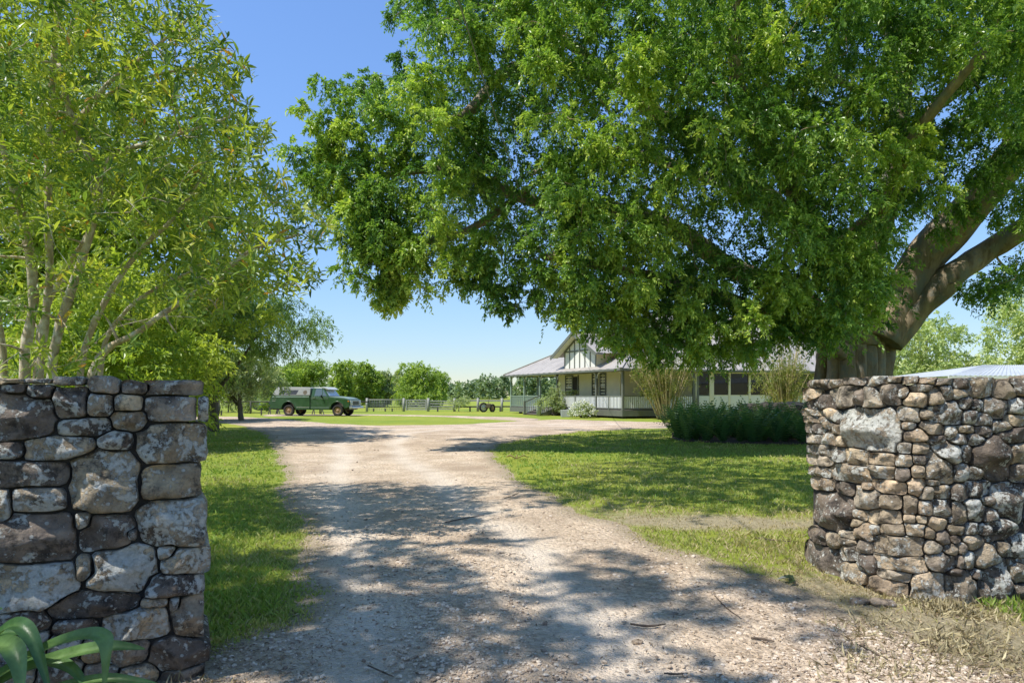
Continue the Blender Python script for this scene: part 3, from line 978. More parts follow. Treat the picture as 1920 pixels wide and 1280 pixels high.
lw = thing('stone_wall', 'dark shaded dry stone wall of large lichen spotted boulders left of the drive', 'stone wall', (LW0[0], LW0[1], 0))
stL = []
for cx, cy_, rx, ry, ro in LS:
    px, py = cx * .46875, 680 + cy_ * .46875
    s0, z0 = left_inv(px, py)
    s1, _ = left_inv(px - rx * .46875, py); s2, _ = left_inv(px + rx * .46875, py)
    _, z1 = left_inv(px, py - ry * .46875)
    stL.append((s0, z0, abs(s1 - s2) / 2, abs(z1 - z0), R(ro)))
zt = max(s[1] + s[3] for s in stL)
g = random.Random(5)
zrow = .02
while zrow < zt - .05:                      # the wall runs on past the frame
    h_ = min(g.uniform(.14, .26), zt - zrow)
    s_ = max(q[0] + q[2] for q in stL if abs(q[1] - zrow - h_ / 2) < .25) if zrow < 9 else 0
    s_ = 1.02
    while s_ < 2.6:
        w_ = g.uniform(.2, .42)
        stL.append((s_ + w_ / 2, zrow + h_ / 2, w_ / 2, h_ / 2, 0)); s_ += w_
    zrow += h_
PALE = {22: .55, 23: .9, 17: .9, 26: .5, 28: .95, 31: .9, 32: 1.05, 33: 1.1, 25: .9, 21: .75}
for i, st in enumerate(stL):
    g = random.Random(i + 40)
    right_end = st[0] - st[2] < .06
    c = stone_color(g, False)
    if i in (3, 4, 5, 12): c = tuple(x * 1.9 for x in (.24, .20, .16))
    if i in (14,): c = (.48, .38, .26)
    make_stone(i, stL, left_path, lw, c, g.uniform(.35, 1.0) if i not in PALE else PALE[i], .46 if right_end else .2, seed=1, smin=random.Random(i).uniform(-.022, .022), zmax=zt + random.Random(i + 3).uniform(-.018, .012))
mb = MB()
a0, a1 = LW0 + LWD * .075 + LN * .045, LW0 + LWD * 4.1 + LN * .045
b0, b1 = LW0 + LWD * .12 + LN * .42, LW0 + LWD * 4.1 + LN * .42
mb.prism([tuple(a0), tuple(a1), tuple(b1), tuple(b0)], -.05, zt - .05, 'z')
mb.build('mortar', M['core'], lw)

# right wall (crop scale .4063, origin 1480,660)
RS = [(130,140,42,24,0),(200,135,35,25,0),(290,128,60,20,0),(400,130,56,24,0),(480,124,46,17,0),(560,128,50,17,0),(640,133,50,19,0),(720,138,50,18,0),(800,150,52,23,0),(890,165,62,42,0),(1000,185,60,42,0),(1070,158,40,42,0),
 (90,195,28,24,0),(150,236,58,30,0),(242,205,52,46,8),(310,212,34,36,0),(372,215,56,44,0),(452,190,60,50,0),(520,190,30,25,0),(592,220,62,34,0),(620,163,50,20,0),(682,208,40,46,0),(730,182,35,46,0),(790,190,42,26,0),
 (815,235,32,36,0),(865,245,32,26,0),(735,285,86,58,0),(640,288,45,22,0),(545,288,62,36,0),(965,255,62,50,0),(1060,250,42,42,0),(370,360,146,104,0),
 (105,280,46,15,0),(105,310,38,17,0),(195,290,46,28,-30),(118,350,42,26,0),(165,330,36,20,-25),(205,354,34,26,0),(117,400,36,23,0),(182,402,36,27,0),(230,410,20,24,0),(150,453,60,28,0),(145,497,56,25,0),(222,482,25,40,0),(140,555,44,24,0),(265,555,92,46,0),(300,485,56,42,0),(415,496,70,34,0),(415,550,68,38,0),(150,607,44,34,0),
 (545,340,38,22,0),(582,385,66,30,8),(670,352,56,34,0),(752,372,30,36,0),(815,356,42,20,0),(902,310,45,30,0),(840,297,36,36,0),(985,345,46,28,0),(1045,313,40,30,0),(902,366,36,30,0),(1030,388,62,40,0),(790,400,45,30,0),(862,407,46,30,0),(690,402,40,20,0),
 (530,440,42,28,0),(602,446,40,28,0),(740,465,62,56,-15),(816,465,30,46,0),(942,492,102,100,0),(700,540,72,80,0),(527,502,52,30,0),(602,497,36,26,0),(520,566,42,38,15),(595,552,34,36,0),(797,552,42,42,0),(865,562,42,42,0),(1060,472,42,60,0),(1065,550,32,50,0),
 (255,630,50,32,0),(202,735,86,95,0),(345,672,70,60,0),(468,622,102,34,0),(350,620,32,24,0),(460,692,70,34,6),(556,702,38,48,0),(585,622,56,46,0),(670,600,36,18,0),(705,646,50,38,0),(640,652,42,36,0),(797,650,46,36,0),(877,630,62,46,0),(632,716,40,36,0),(712,720,46,46,0),(790,752,42,60,0),(862,727,62,56,0),(922,687,42,26,0),(1012,702,82,92,0),(940,752,40,40,0),
 (320,748,36,22,0),(432,762,82,40,0),(305,790,26,22,0),(555,770,34,20,0),(610,775,32,19,0),(682,796,44,38,0),(780,822,46,28,0),(845,822,40,36,0),(130,852,40,36,0),(258,838,34,20,0),(335,830,44,38,0),(388,820,18,24,0),(472,818,72,36,0),(580,820,56,36,0),(652,832,32,32,0),(715,857,40,36,0),(770,860,22,22,0),(852,870,46,46,0),(912,820,46,30,0),(982,810,72,62,0),
 (190,870,42,38,0),(258,880,46,22,0),(335,896,34,36,0),(502,896,132,58,3),(665,906,46,36,0),(752,916,36,30,0),(802,906,28,30,0),(265,926,58,44,20),(150,970,86,82,8),(345,976,42,46,0),(270,1020,54,60,0),(510,980,132,45,4),(705,966,76,46,0),(792,966,16,30,0),(830,960,30,42,0),(925,950,66,56,0),(990,910,42,36,0),(1050,900,42,52,0),
 (480,1036,94,38,4),(330,1040,22,36,0),(442,1082,126,54,14),(640,1086,96,66,0),(800,1086,72,76,0),(865,1026,32,26,0),(902,1100,32,50,0),(970,1060,76,96,-6),(1060,1010,46,62,0),(1072,1110,32,50,0),(780,1020,40,20,0)]
_seg = np.r_[0, np.cumsum(np.hypot(*np.diff(RW, axis=0).T))]
_ss = np.linspace(0, _seg[-1], 700)
_rx, _ry = np.interp(_ss, _seg, RW[:, 0]), np.interp(_ss, _seg, RW[:, 1])
kern = np.hanning(31); kern /= kern.sum()
def _sm(a): return np.convolve(np.r_[2 * a[0] - a[15:0:-1], a, 2 * a[-1] - a[-2:-17:-1]], kern, 'valid')
_rx, _ry = _sm(_rx), _sm(_ry)
_k = np.maximum.accumulate(_rx / _ry)
def right_path(s):
    x, y = np.interp(s, _ss, _rx), np.interp(s, _ss, _ry)
    if s < 0: x, y = x - s * .12, y - s * .99
    e = .03
    a = max(0, min(s, _ss[-1] - e))
    tx = np.interp(a + e, _ss, _rx) - np.interp(a - 0, _ss, _rx); ty = np.interp(a + e, _ss, _ry) - np.interp(a - 0, _ss, _ry)
    l = math.hypot(tx, ty)
    return (x, y), (ty / l, -tx / l), None
def right_inv(px, py):
    s = np.interp((px - 960) / F, _k, _ss)
    k0 = (px - 960) / F
    if k0 < _k[0]: s = (k0 - _k[0]) * 22.0
    Y = right_path(s)[0][1]
    return s, EYE - (py - HZ) / F * Y
rw = thing('stone_wall', 'sunlit tan dry stone wall of many small stones with a rounded end right of the drive', 'stone wall', (RW[0][0], RW[0][1], 0))
stR = []
for cx, cy_, rx, ry, ro in RS:
    px, py = 1480 + cx * .4063, 660 + cy_ * .4063
    s0, z0 = right_inv(px, py)
    s1, _ = right_inv(px - rx * .4063, py); s2, _ = right_inv(px + rx * .4063, py)
    _, z1 = right_inv(px, py - ry * .4063)
    stR.append((s0, z0, max(abs(s1 - s2) / 2, .02), abs(z1 - z0), R(ro)))
smax = max(q[0] for q in stR)
ztR = 1.43
g = random.Random(9); zrow = .0
while zrow < ztR - .04:
    h_ = min(g.uniform(.09, .2), ztR - zrow)
    s_ = smax + .08
    while s_ < smax + 1.6:
        w_ = g.uniform(.12, .34)
        stR.append((s_ + w_ / 2, zrow + h_ / 2, w_ / 2, h_ / 2, 0)); s_ += w_
    zrow += h_
for i, st in enumerate(stR):
    g = random.Random(i + 400)
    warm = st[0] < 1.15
    c = tuple(x_ * (1 if warm else .78) for x_ in stone_color(g, warm))  # sunlight and tree shade painted in: lighter warm end, darker stones beyond
    if i == 31: c = (.52, .44, .345)
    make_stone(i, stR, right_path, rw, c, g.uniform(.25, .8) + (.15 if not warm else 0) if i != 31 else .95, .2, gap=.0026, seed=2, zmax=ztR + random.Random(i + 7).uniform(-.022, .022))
mb = MB()
inner = []
for s in np.linspace(.04, _ss[-1], 40):
    q, n_, _ = right_path(s)
    inner.append((q[0] - n_[0] * .042, q[1] - n_[1] * .042))
mb.prism(inner + [(6.15, 5.2), (2.6, 5.36)], -.05, ztR - .06, 'z')
mb.build('mortar', M['core'], rw)
# ------------------------------------------------------------------ farmhouse
HP0 = np.array((6.30, 38.9)); HU = np.array((-.45, .893)); HV = np.array((.95, .31))
HU /= np.linalg.norm(HU); HV /= np.linalg.norm(HV)
def H(u, v, z):
    q = HP0 + HU * u + HV * v
    return (q[0], q[1], z)
house = thing('farmhouse', 'cream weatherboard farmhouse with wide verandah, half timbered gable and grey iron roof', 'house', (*HP0, 0))
def hbox(mb, u0, u1, v0, v1, z0, z1):
    v = [H(u0, v0, z0), H(u1, v0, z0), H(u1, v1, z0), H(u0, v1, z0), H(u0, v0, z1), H(u1, v0, z1), H(u1, v1, z1), H(u0, v1, z1)]
    return mb.add(v, [(3, 2, 1, 0), (4, 5, 6, 7), (0, 1, 5, 4), (1, 2, 6, 5), (2, 3, 7, 6), (3, 0, 4, 7)])
UL, VR, ZF = 14.3, 18.0, .48
# floor, stumps, fascia
mb = MB(); hbox(mb, .03, UL - .03, .03, VR, ZF - .09, ZF); mb.build('verandah_floor', M['deck'], house)
mb = MB()
for u in np.arange(.3, UL, 1.6):
    for v in (.25, 2.2): mb = MB(); hbox(mb, u - .09, u + .09, v - .09, v + .09, -.05, ZF - .1); mb.build('stump', M['stump'], house)
for v in np.arange(2.0, VR, 1.8):
    for u in (.25, 2.4): mb = MB(); hbox(mb, u - .09, u + .09, v - .09, v + .09, -.05, ZF - .1); mb.build('stump', M['stump'], house)
mb = MB(); hbox(mb, 2.0, UL - 2.0, 1.3, VR - .5, -.02, ZF - .1); mb.build('underfloor', M['stump'], house)
for (u0, u1, v0, v1) in ((0, 7.45, -.03, .02), (9.75, UL, -.03, .02), (-.03, .02, 0, VR), (UL - .02, UL + .03, 0, 4)):
    mb = MB(); hbox(mb, u0, u1, v0, v1, .13, ZF - .004); mb.build('floor_fascia', M['trim'], house)
# weatherboard walls: each board laps the one below
def boards(name, p0, p1, nrm, z0, z1, mat, step=.19):
    mb = MB()
    p0, p1, nrm = np.array(p0), np.array(p1), np.array(nrm)
    z = z0
    while z < z1 - 1e-3:
        zt_ = min(z + step, z1)
        a, b_ = p0 + nrm * .03, p1 + nrm * .03
        c, d = p1 + nrm * .006, p0 + nrm * .006
        mb.add([(*a, z), (*b_, z), (*c, zt_), (*d, zt_), (*p0, z), (*p1, z)], [(0, 1, 2, 3), (0, 4, 5, 1)])
        z = zt_
    return mb.build(name, mat, house, fix=False)
WU, WV, WU2 = 3.1, 1.9, 10.6
q = lambda u, v: np.array(H(u, v, 0)[:2])
boards('weatherboard_wall', q(WU2, WV), q(WU, WV), -HV, ZF, 3.2, M['cream'])
boards('weatherboard_wall', q(WU, WV), q(WU, VR), -HU, ZF, 3.2, M['cream'])
boards('weatherboard_wall', q(WU2, VR), q(WU2, WV), HU, ZF, 3.2, M['cream'])
mb = MB(); hbox(mb, WU + .05, WU2 - .05, WV + .05, VR, ZF, 3.1); mb.build('inner_wall', M['dark'], house)
mb = MB(); hbox(mb, .1, UL - .1, .1, VR, 2.80, 2.83); mb.build('verandah_ceiling', M['panel'], house)
mb = MB()
for (u, v) in ((WU, WV), (WU2, WV)): mb = MB(); hbox(mb, u - .06, u + .06, v - .06, v + .06, ZF, 3.2); mb.build('corner_board', M['cream'], house)
# windows and door on the entry side: (u centre, width, z0, z1)
def window(u, w, z0, z1, side, split=2, sash=True):
    """side 'v' = entry side at v = WV, 'u' = right side at u = WU"""
    def wb(mb, a0, a1, d0, d1, zz0, zz1):
        if side == 'v': hbox(mb, a0, a1, WV - d1, WV - d0, zz0, zz1)
        else: hbox(mb, WU - d1, WU - d0, a0, a1, zz0, zz1)
    fr = MB(); t = .09
    wb(fr, u - w / 2 - t, u - w / 2, .0, .07, z0 - t, z1 + t); wb(fr, u + w / 2, u + w / 2 + t, .0, .07, z0 - t, z1 + t)
    wb(fr, u - w / 2, u + w / 2, .0, .07, z1, z1 + t); wb(fr, u - w / 2, u + w / 2, .0, .10, z0 - t, z0)
    win = fr.build('window', M['trim'], house)
    gl = MB(); wb(gl, u - w / 2, u + w / 2, .005, .02, z0, z1); gl.build('pane', M['glass'], win)
    sb = MB(); zm = z0 + (z1 - z0) * .62
    wb(sb, u - w / 2, u + w / 2, .022, .05, zm - .03, zm + .03)
    for k in range(1, split): wb(sb, u - w / 2 + w * k / split - .02, u - w / 2 + w * k / split + .02, .022, .048, zm + .03, z1)
    wb(sb, u - w / 2, u + w / 2, .022, .048, (zm + z1) / 2 - .02 + .02, (zm + z1) / 2 + .04)
    sb.build('sash', M['white'], win)
    sb = MB(); wb(sb, u - w / 2, u + w / 2, .022, .055, z0 + .42, z0 + .5); sb.build('glazing_bar', M['white'], win)
window(5.85, .55, ZF + .25, 2.72, 'v', 2)
window(4.95, .55, ZF + .25, 2.72, 'v', 2)
window(9.1, .8, ZF + .2, 2.65, 'v', 2)
window(3.9, 1.0, ZF + .8, 2.5, 'u', 3)
mb = MB(); hbox(mb, 7.95, 8.55, WV - .045, WV - .0, ZF + .02, 2.62); door = mb.build('door', M['dark'], house)
mb = MB(); hbox(mb, 7.85, 7.945, WV - .08, WV, ZF, 2.72); hbox(mb, 8.555, 8.65, WV - .08, WV, ZF, 2.72); mb.build('door_frame', M['trim'], door)
# glazed side of the house
GV0, GV1, GUu = 4.9, 13.4, .12
mb = MB(); hbox(mb, GUu, GUu + .1, GV0, GV1, ZF, 1.30); mb.build('panel_wall', M['panel'], house)
mb = MB(); hbox(mb, GUu + 2.2, GUu + 2.3, GV0, GV1, ZF, 2.8); mb.build('inner_wall', M['dark'], house)
mb = MB(); hbox(mb, GUu, GUu + 2.2, GV0, GV0 + .08, ZF, 2.78); mb.build('panel_wall', M['cream'], house)
edges = [GV0 + .15, 6.0, 7.25, 8.7, 10.2, 11.8, GV1]
for k in range(len(edges) - 1):
    fr = MB(); v0, v1 = edges[k], edges[k + 1]
    wdt = .30 if k in (1,) else .14
    hbox(fr, GUu - .02, GUu + .12, v0 - wdt / 2, v0 + wdt / 2, ZF, 2.72)
    hbox(fr, GUu, GUu + .1, v0 + wdt / 2, v1 - .07, 1.302, 1.36); hbox(fr, GUu, GUu + .1, v0 + wdt / 2, v1 - .07, 2.66, 2.72)
    wn_ = fr.build('window', M['cream'] if k else M['trim'], house)
    mb = MB(); hbox(mb, GUu + .05, GUu + .065, v0 + wdt / 2, v1 - .07, 1.36, 2.66); mb.build('pane', M['glass'], wn_)
for v in (6.6, 8.2, 9.6): mb = MB(); hbox(mb, 1.2, 1.25, v, v + .30, 1.45, 2.35); mb.build('curtain', M['panel'], house)
# posts with brackets
POST_V = [.06, 2.75, 7.42, 9.78, 12.1, UL - .06]
def post(u, v, along, mat):
    mb = MB(); hbox(mb, u - .06, u + .06, v - .06, v + .06, ZF, 2.74)
    o = mb.build('post', mat, house)
    for sgn in (-1, 1):
        mb = MB()
        pts, rad = [], []
        for k in range(7):
            t = k / 6 * math.pi / 2
            d = sgn * (.06 + .34 * (1 - math.cos(t))); zz = 2.36 + .34 * math.sin(t)
            pts.append(H(u + d, v, zz) if along == 'u' else H(u, v + d, zz)); rad.append(.028)
        if along == 'u' and (u + sgn * .4 < 0 or u + sgn * .4 > UL): continue
        if along == 'v' and v + sgn * .4 < 0: continue
        mb.tube(pts, rad, 6); mb.build('bracket', M['white'], o)
for u in POST_V: post(u, .06, 'u', M['trim'] if u < 8 else M['trim2'])
for v in (2.5, 4.7): post(.06, v, 'v', M['trim'])
post(UL - .06, 2.2, 'v', M['trim2'])
# verandah beam
for (u0, u1, v0, v1, mt) in ((0, 7.3, .0, .12, 'trim'), (7.3, UL, .0, .12, 'trim2'), (.0, .12, .125, VR, 'trim')):
    mb = MB(); hbox(mb, u0, u1, v0, v1, 2.74, 2.86); mb.build('verandah_beam', M[mt], house)
# balustrades
bal = MB(); bal.box((-.02, -.012, 0), (.02, .012, .70)); bal_me = None
def balustrade(a0, a1, fixed, side, mat_b, mat_r, step=.135):
    global bal_me
    def hb(mb, s0, s1, d, z0, z1):
        if side == 'v': hbox(mb, s0, s1, fixed - d, fixed + d, z0, z1)
        else: hbox(mb, fixed - d, fixed + d, s0, s1, z0, z1)
    mid = H((a0 + a1) / 2, fixed, 0) if side == 'v' else H(fixed, (a0 + a1) / 2, 0)
    b_ = bpy.data.objects.new('balustrade', None); COL.objects.link(b_); b_.parent = house
    b_.location = (mid[0] - HP0[0], mid[1] - HP0[1], 0)
    mb = MB(); hb(mb, a0, a1, .035, 1.27, 1.33); mb.build('top_rail', mat_r, b_)
    mb = MB(); hb(mb, a0, a1, .03, .55, .60); mb.build('bottom_rail', mat_r, b_)
    n = max(2, int((a1 - a0) / step))
    for k in range(n):
        s = a0 + (k + .5) * (a1 - a0) / n
        c = H(s, fixed, 0) if side == 'v' else H(fixed, s, 0)
        key = mat_b.name + side
        if key not in BALS:
            mb = MB(); mb.box((-.04, -.012, 0), (.04, .012, .668)); o = mb.build('baluster', mat_b, None); BALS[key] = o.data
            bpy.data.objects.remove(o)
        o = bpy.data.objects.new('baluster', BALS[key]); COL.objects.link(o); o.parent = b_
        o.location = (c[0] - mid[0], c[1] - mid[1], .601)
        dv_ = HU if side == 'v' else HV
        o.rotation_euler = (0, 0, math.atan2(dv_[1], dv_[0]))
BALS = {}
M['bal_w'] = M['white']
for a, b_ in ((.12, 1.4), (1.4, 2.69), (2.81, 5.1), (5.1, 7.36)): balustrade(a, b_, .06, 'v', M['white'], M['trim'])
for a, b_ in ((9.84, 12.04), (12.16, UL - .12)): balustrade(a, b_, .06, 'v', M['trim2'], M['trim2'])
for a, b_ in ((.12, 2.44), (2.56, 4.64)): balustrade(a, b_, .06, 'u', M['white'], M['trim'])
balustrade(.12, 2.14, UL - .06, 'u', M['trim2'], M['trim2'])
mb = MB()
for u in (1.4, 5.1): hbox(mb, u - .05, u + .05, .02, .10, ZF, 1.34)
mb.build('newel', M['trim'], house)
# entry steps
st_ = bpy.data.objects.new('steps', None); COL.objects.link(st_); st_.parent = house
c = H(8.6, -.6, 0); st_.location = (c[0] - HP0[0], c[1] - HP0[1], 0)
for k in range(3):
    mb = MB(); hbox(mb, 7.62, 9.58, -.38 - .34 * k, -.04 - .34 * k, .36 - .15 * k, .41 - .15 * k); mb.build('tread', M['deck'], st_)
    mb = MB(); hbox(mb, 7.66, 9.54, -.33 - .34 * k, -.31 - .34 * k, .24 - .15 * k, .359 - .15 * k); mb.build('riser', M['stump'], st_)
for u in (7.55, 9.65):
    mb = MB()
    mb.beam(H(u, -.02, .36), H(u, -1.2, -.05), .06, .24); mb.build('stringer', M['trim'], st_)
    mb = MB(); mb.beam(H(u, -.02, 1.33), H(u, -1.15, .88), .08, .06); mb.build('handrail', M['trim'], st_)
    mb = MB(); hbox(mb, u - .055, u + .055, -1.2, -1.09, -.02, .95); mb.build('newel', M['trim'], st_)
    for k in range(7):
        t = (k + .6) / 7.4; v = -.06 - t * 1.02
        mb = MB(); hbox(mb, u - .022, u + .022, v - .022, v + .022, .36 - t * .4, 1.29 - t * .44); mb.build('baluster', M['white'], st_)

# roof: hipped main roof as corrugated sheets, ribs are real folds
ZE, PIT, OV = 2.84, .55, .38
def roof_plane(name, c0, c1, c2, c3, mat, ribs):
    """c0-c1 along the eave, c3-c2 along the top"""
    c0, c1, c2, c3 = (np.array(c) for c in (c0, c1, c2, c3))
    nrm = np.cross(c1 - c0, c3 - c0); nrm = nrm / np.linalg.norm(nrm)
    if nrm[2] < 0: nrm = -nrm
    v, f = [], []
    n = ribs * 4
    for k in range(n + 1):
        t = k / n
        h_ = (.026 if k % 4 == 1 else (.026 if k % 4 == 2 else 0))
        v += [c0 + (c1 - c0) * t + nrm * h_, c3 + (c2 - c3) * t + nrm * h_]
    for k in range(n): f.append((2 * k, 2 * k + 2, 2 * k + 3, 2 * k + 1))
    mb = MB(); mb.add(v, f)
    return mb.build(name, mat, house)
e = -OV; eu = UL + OV
A, B_, Cc, D = H(e, e, ZE), H(eu, e, ZE), H(eu, VR, ZE), H(e, VR, ZE)
half = (eu - e) / 2
r0, r1 = H(e + half, e + half, ZE + PIT * half), H(e + half, VR + 2, ZE + PIT * half)
roof = roof_plane('roof', B_, A, r0, r0, M['roof'], 20)
roof_plane('roof', A, D, r1, r0, M['roof'], 26)
roof_plane('roof', Cc, B_, r0, r1, M['roof'], 26)
for (p, q_) in ((A, r0), (B_, r0), (r0, r1)):
    mb = MB(); mb.beam(np.array(p) + (0, 0, .05), np.array(q_) + (0, 0, .05), .22, .05); mb.build('ridge_cap', M['roof'], house)
for (p, q_) in ((A, B_), (A, D), (B_, Cc)):
    mb = MB(); mb.beam(np.array(p) - (0, 0, .05), np.array(q_) - (0, 0, .05), .10, .11); mb.build('gutter', M['trim'], house)
# gable over the verandah
gu0, gu1, gv = 2.7, 6.4, .02
gc = (gu0 + gu1) / 2
ZB, ZP, ZA = 2.86, 4.14, 4.14 + .54 * (gu1 - gu0) / 2
mb = MB(); hbox(mb, gu0, gu1, gv, gv + .06, ZB, ZP)
mb.add([H(gu0, gv, ZP), H(gu1, gv, ZP), H(gc, gv, ZA), H(gu0, gv + .06, ZP), H(gu1, gv + .06, ZP), H(gc, gv + .06, ZA)], [(0, 1, 2), (3, 5, 4), (1, 4, 5, 2), (0, 2, 5, 3)])
gable = mb.build('gable', M['panel'], house)
mb = MB(); hbox(mb, gu0 - .02, gu1 + .02, gv - .06, gv - .003, ZB - .18, ZB + .04); mb.build('gable_band', M['trim'], gable)
mb = MB(); hbox(mb, gu0, gu1, gv - .035, gv - .003, ZP - .04, ZP + .05); mb.build('gable_band', M['trim'], gable)
for k in range(7):
    u = gu0 + .045 + k * (gu1 - gu0 - .09) / 6
    mb = MB(); hbox(mb, u - .045, u + .045, gv - .032, gv - .003, ZB + .041, ZP - .041); mb.build('batten', M['trim'], gable)
for k in (1, 2, 3, 4, 5):
    u = gu0 + .045 + k * (gu1 - gu0 - .09) / 6
    zt2 = ZA - .54 * abs(u - gc) - .1
    mb = MB(); hbox(mb, u - .045, u + .045, gv - .032, gv - .003, ZP + .051, zt2); mb.build('batten', M['trim'], gable)
for sg in (-1, 1):
    mb = MB(); ub = gc + sg * (gu1 - gu0) / 2
    mb.beam(H(ub, gv - .02, ZP - .02), H(gc, gv - .02, ZA - .02), .035, .10); mb.build('batten', M['trim'], gable)
# gable side walls
boards('weatherboard_wall', q(gu0, gv), q(gu0, 2.6), -HU, ZB, ZP + .1, M['cream'])
boards('weatherboard_wall', q(gu1, 2.6), q(gu1, gv), HU, ZB, ZP + .1, M['cream'])
go_ = .55; oh = .85
za = ZA + .16
def gpt(sg, w, v): return H(gc + sg * w, v, za - .54 * w)
hw = (gu1 - gu0) / 2 + oh
for sg in (-1, 1):
    roof_plane('gable_roof', gpt(sg, hw, -go_), gpt(sg, hw, 5.5), H(gc, 5.5, za), H(gc, -go_, za), M['roof'], 8)
    mb = MB(); mb.beam(np.array(gpt(sg, hw, -go_ + .02)) - (0, 0, .09), np.array(H(gc, -go_ + .02, za)) - (0, 0, .09), .04, .2); mb.build('bargeboard', M['trim'], gable)
    mb = MB(); mb.add([np.array(gpt(sg, hw, -go_ + .04)) - (0, 0, .06), np.array(H(gc, -go_ + .04, za)) - (0, 0, .06), np.array(H(gc, gv, za)) - (0, 0, .06), np.array(gpt(sg, hw, gv)) - (0, 0, .06)], [(0, 1, 2, 3)])
    mb.build('soffit', M['panel'], gable)
mb = MB(); mb.beam(np.array(H(gc, -go_, za)) + (0, 0, .04), np.array(H(gc, 5.5, za)) + (0, 0, .04), .2, .05); mb.build('ridge_cap', M['roof'], house)

# overhead service wire from the gable apex, up over the drive to a pole behind the viewer
wa, wb_ = np.array(H(gc, -go_, za)), np.array((-1.55, 2.0, 6.9))
mb = MB(); pts = []
for k in range(41):
    t = k / 40; p_ = wa * (1 - t) + wb_ * t; p_[2] -= 2.2 * t * (1 - t); pts.append(p_)
mb.tube(pts, .011, 5); o = mb.build('overhead_wire', M['wire'], None)
tag(o, 'thin overhead service wire running from the house gable up through the fig tree', 'wire')

# ------------------------------------------------------------------ shed behind the right wall
sh = thing('shed', 'long low farm shed with pale metal roof beyond the right stone wall', 'shed', tuple(P(1900, 742, 34)[:2]) + (0,))
def S(px, py, Y): return P(px, py, Y)
Y0, Y1 = 32.0, 36.5
zE = P(1790, 704.5, Y0)[2]; zR = P(1860, 684.5, Y1)[2]
x0, x1 = P(1779, 0, Y0)[0], P(2150, 0, Y0)[0]; xr = P(1842, 0, Y1)[0]
v, f = [], []
nr = 40
for k in range(nr * 4 + 1):
    t = k / (nr * 4); h_ = .03 if k % 4 in (1, 2) else 0
    v += [(x0 + (x1 - x0) * t, Y0, zE + h_), (xr + (x1 - xr) * t, Y1, zR + h_)]
for k in range(nr * 4): f.append((2 * k, 2 * k + 2, 2 * k + 3, 2 * k + 1))
mb = MB(); mb.add(v, f); mb.build('roof', M['shedroof'], sh)
mb = MB(); mb.add([(x0, Y0, zE), (xr, Y1, zR), (x0 + .4, 41, zE)], [(0, 1, 2)]); mb.build('roof', M['shedroof'], sh)
mb = MB(); mb.box((x0 + .1, Y0 + .1, 0), (x1, Y0 + .25, zE - .02)); mb.build('wall', M['cream'], sh)
mb = MB(); mb.box((x0 + .1, Y0 + .26, 0), (x0 + .25, 41, zE - .02)); mb.build('wall', M['cream'], sh)
mb = MB(); mb.box((x0 - .05, Y0 - .08, zE - .13), (x1, Y0 - .002, zE + .0)); mb.build('gutter', M['panel'], sh)
mb = MB(); lx = P(1857, 0, Y0)[0]; mb.box((lx - .07, Y0 - .04, zE - .42), (lx + .07, Y0 + .098, zE - .25)); mb.build('lamp', M['black'], sh)

# ------------------------------------------------------------------ pickup truck
TR = thing('pickup_truck', 'old dark green pickup truck with grey canopy shell parked on the grass', 'pickup truck', (-12.88, 45.0, 0), R(-9))
def tb(mb, name, mat, parent=TR, bevel=0.0):
    return mb.build(name, mat, parent, world=False, bevel=bevel)
def T(x): return x - 2.75
HWD = .97
def arch(cx, r, z0, n=12):
    return [(T(cx + r * math.cos(math.pi - math.pi * k / n)), z0 + (r * math.sin(math.pi * k / n)) * .98) for k in range(n + 1)]
RA, FA = 1.24, 4.60
# bed
prof = [(T(0), .50)] + [(T(.75), .47)] + arch(RA, .47, .47) + [(T(1.8), .43), (T(2.72), .43), (T(2.72), 1.30), (T(.06), 1.33), (T(0), 1.2)]
mb = MB(); mb.prism(prof, -HWD, HWD, 'y'); bed = tb(mb, 'bed', M['green_paint'], bevel=.025)
mb = MB()
for s in (-1, 1):
    mb.box((T(.04), s * HWD - .012 * (s < 0), 1.135), (T(2.70), s * HWD + .012 * (s > 0), 1.165)) if False else None
for s in (-1, 1):
    y0, y1 = (HWD - .002, HWD + .014) if s > 0 else (-HWD - .014, -HWD + .002)
    mb.box((T(.05), y0, 1.20), (T(2.69), y1, 1.30))
tb(mb, 'bed_rail', M['green_lt'], bed)
mb = MB()
for s in (-1, 1):
    y0, y1 = (HWD - .002, HWD + .010) if s > 0 else (-HWD - .010, -HWD + .002)
    mb.box((T(1.82), y0, .545), (T(2.69), y1, .585)); mb.box((T(.12), y0, .96), (T(.36), y1, .985)); mb.box((T(.12), y0, 1.06), (T(.40), y1, 1.08))
tb(mb, 'side_trim', M['chrome'], bed)
# flare lips
for cx in (RA, FA):
    for s in (-1, 1):
        pts = [(p[0], s * (HWD - .005), p[1] + .02) for p in arch(cx, .485, .46)]
        mb = MB(); mb.tube(pts, .03, 6); tb(mb, 'arch_lip', M['green_paint'])
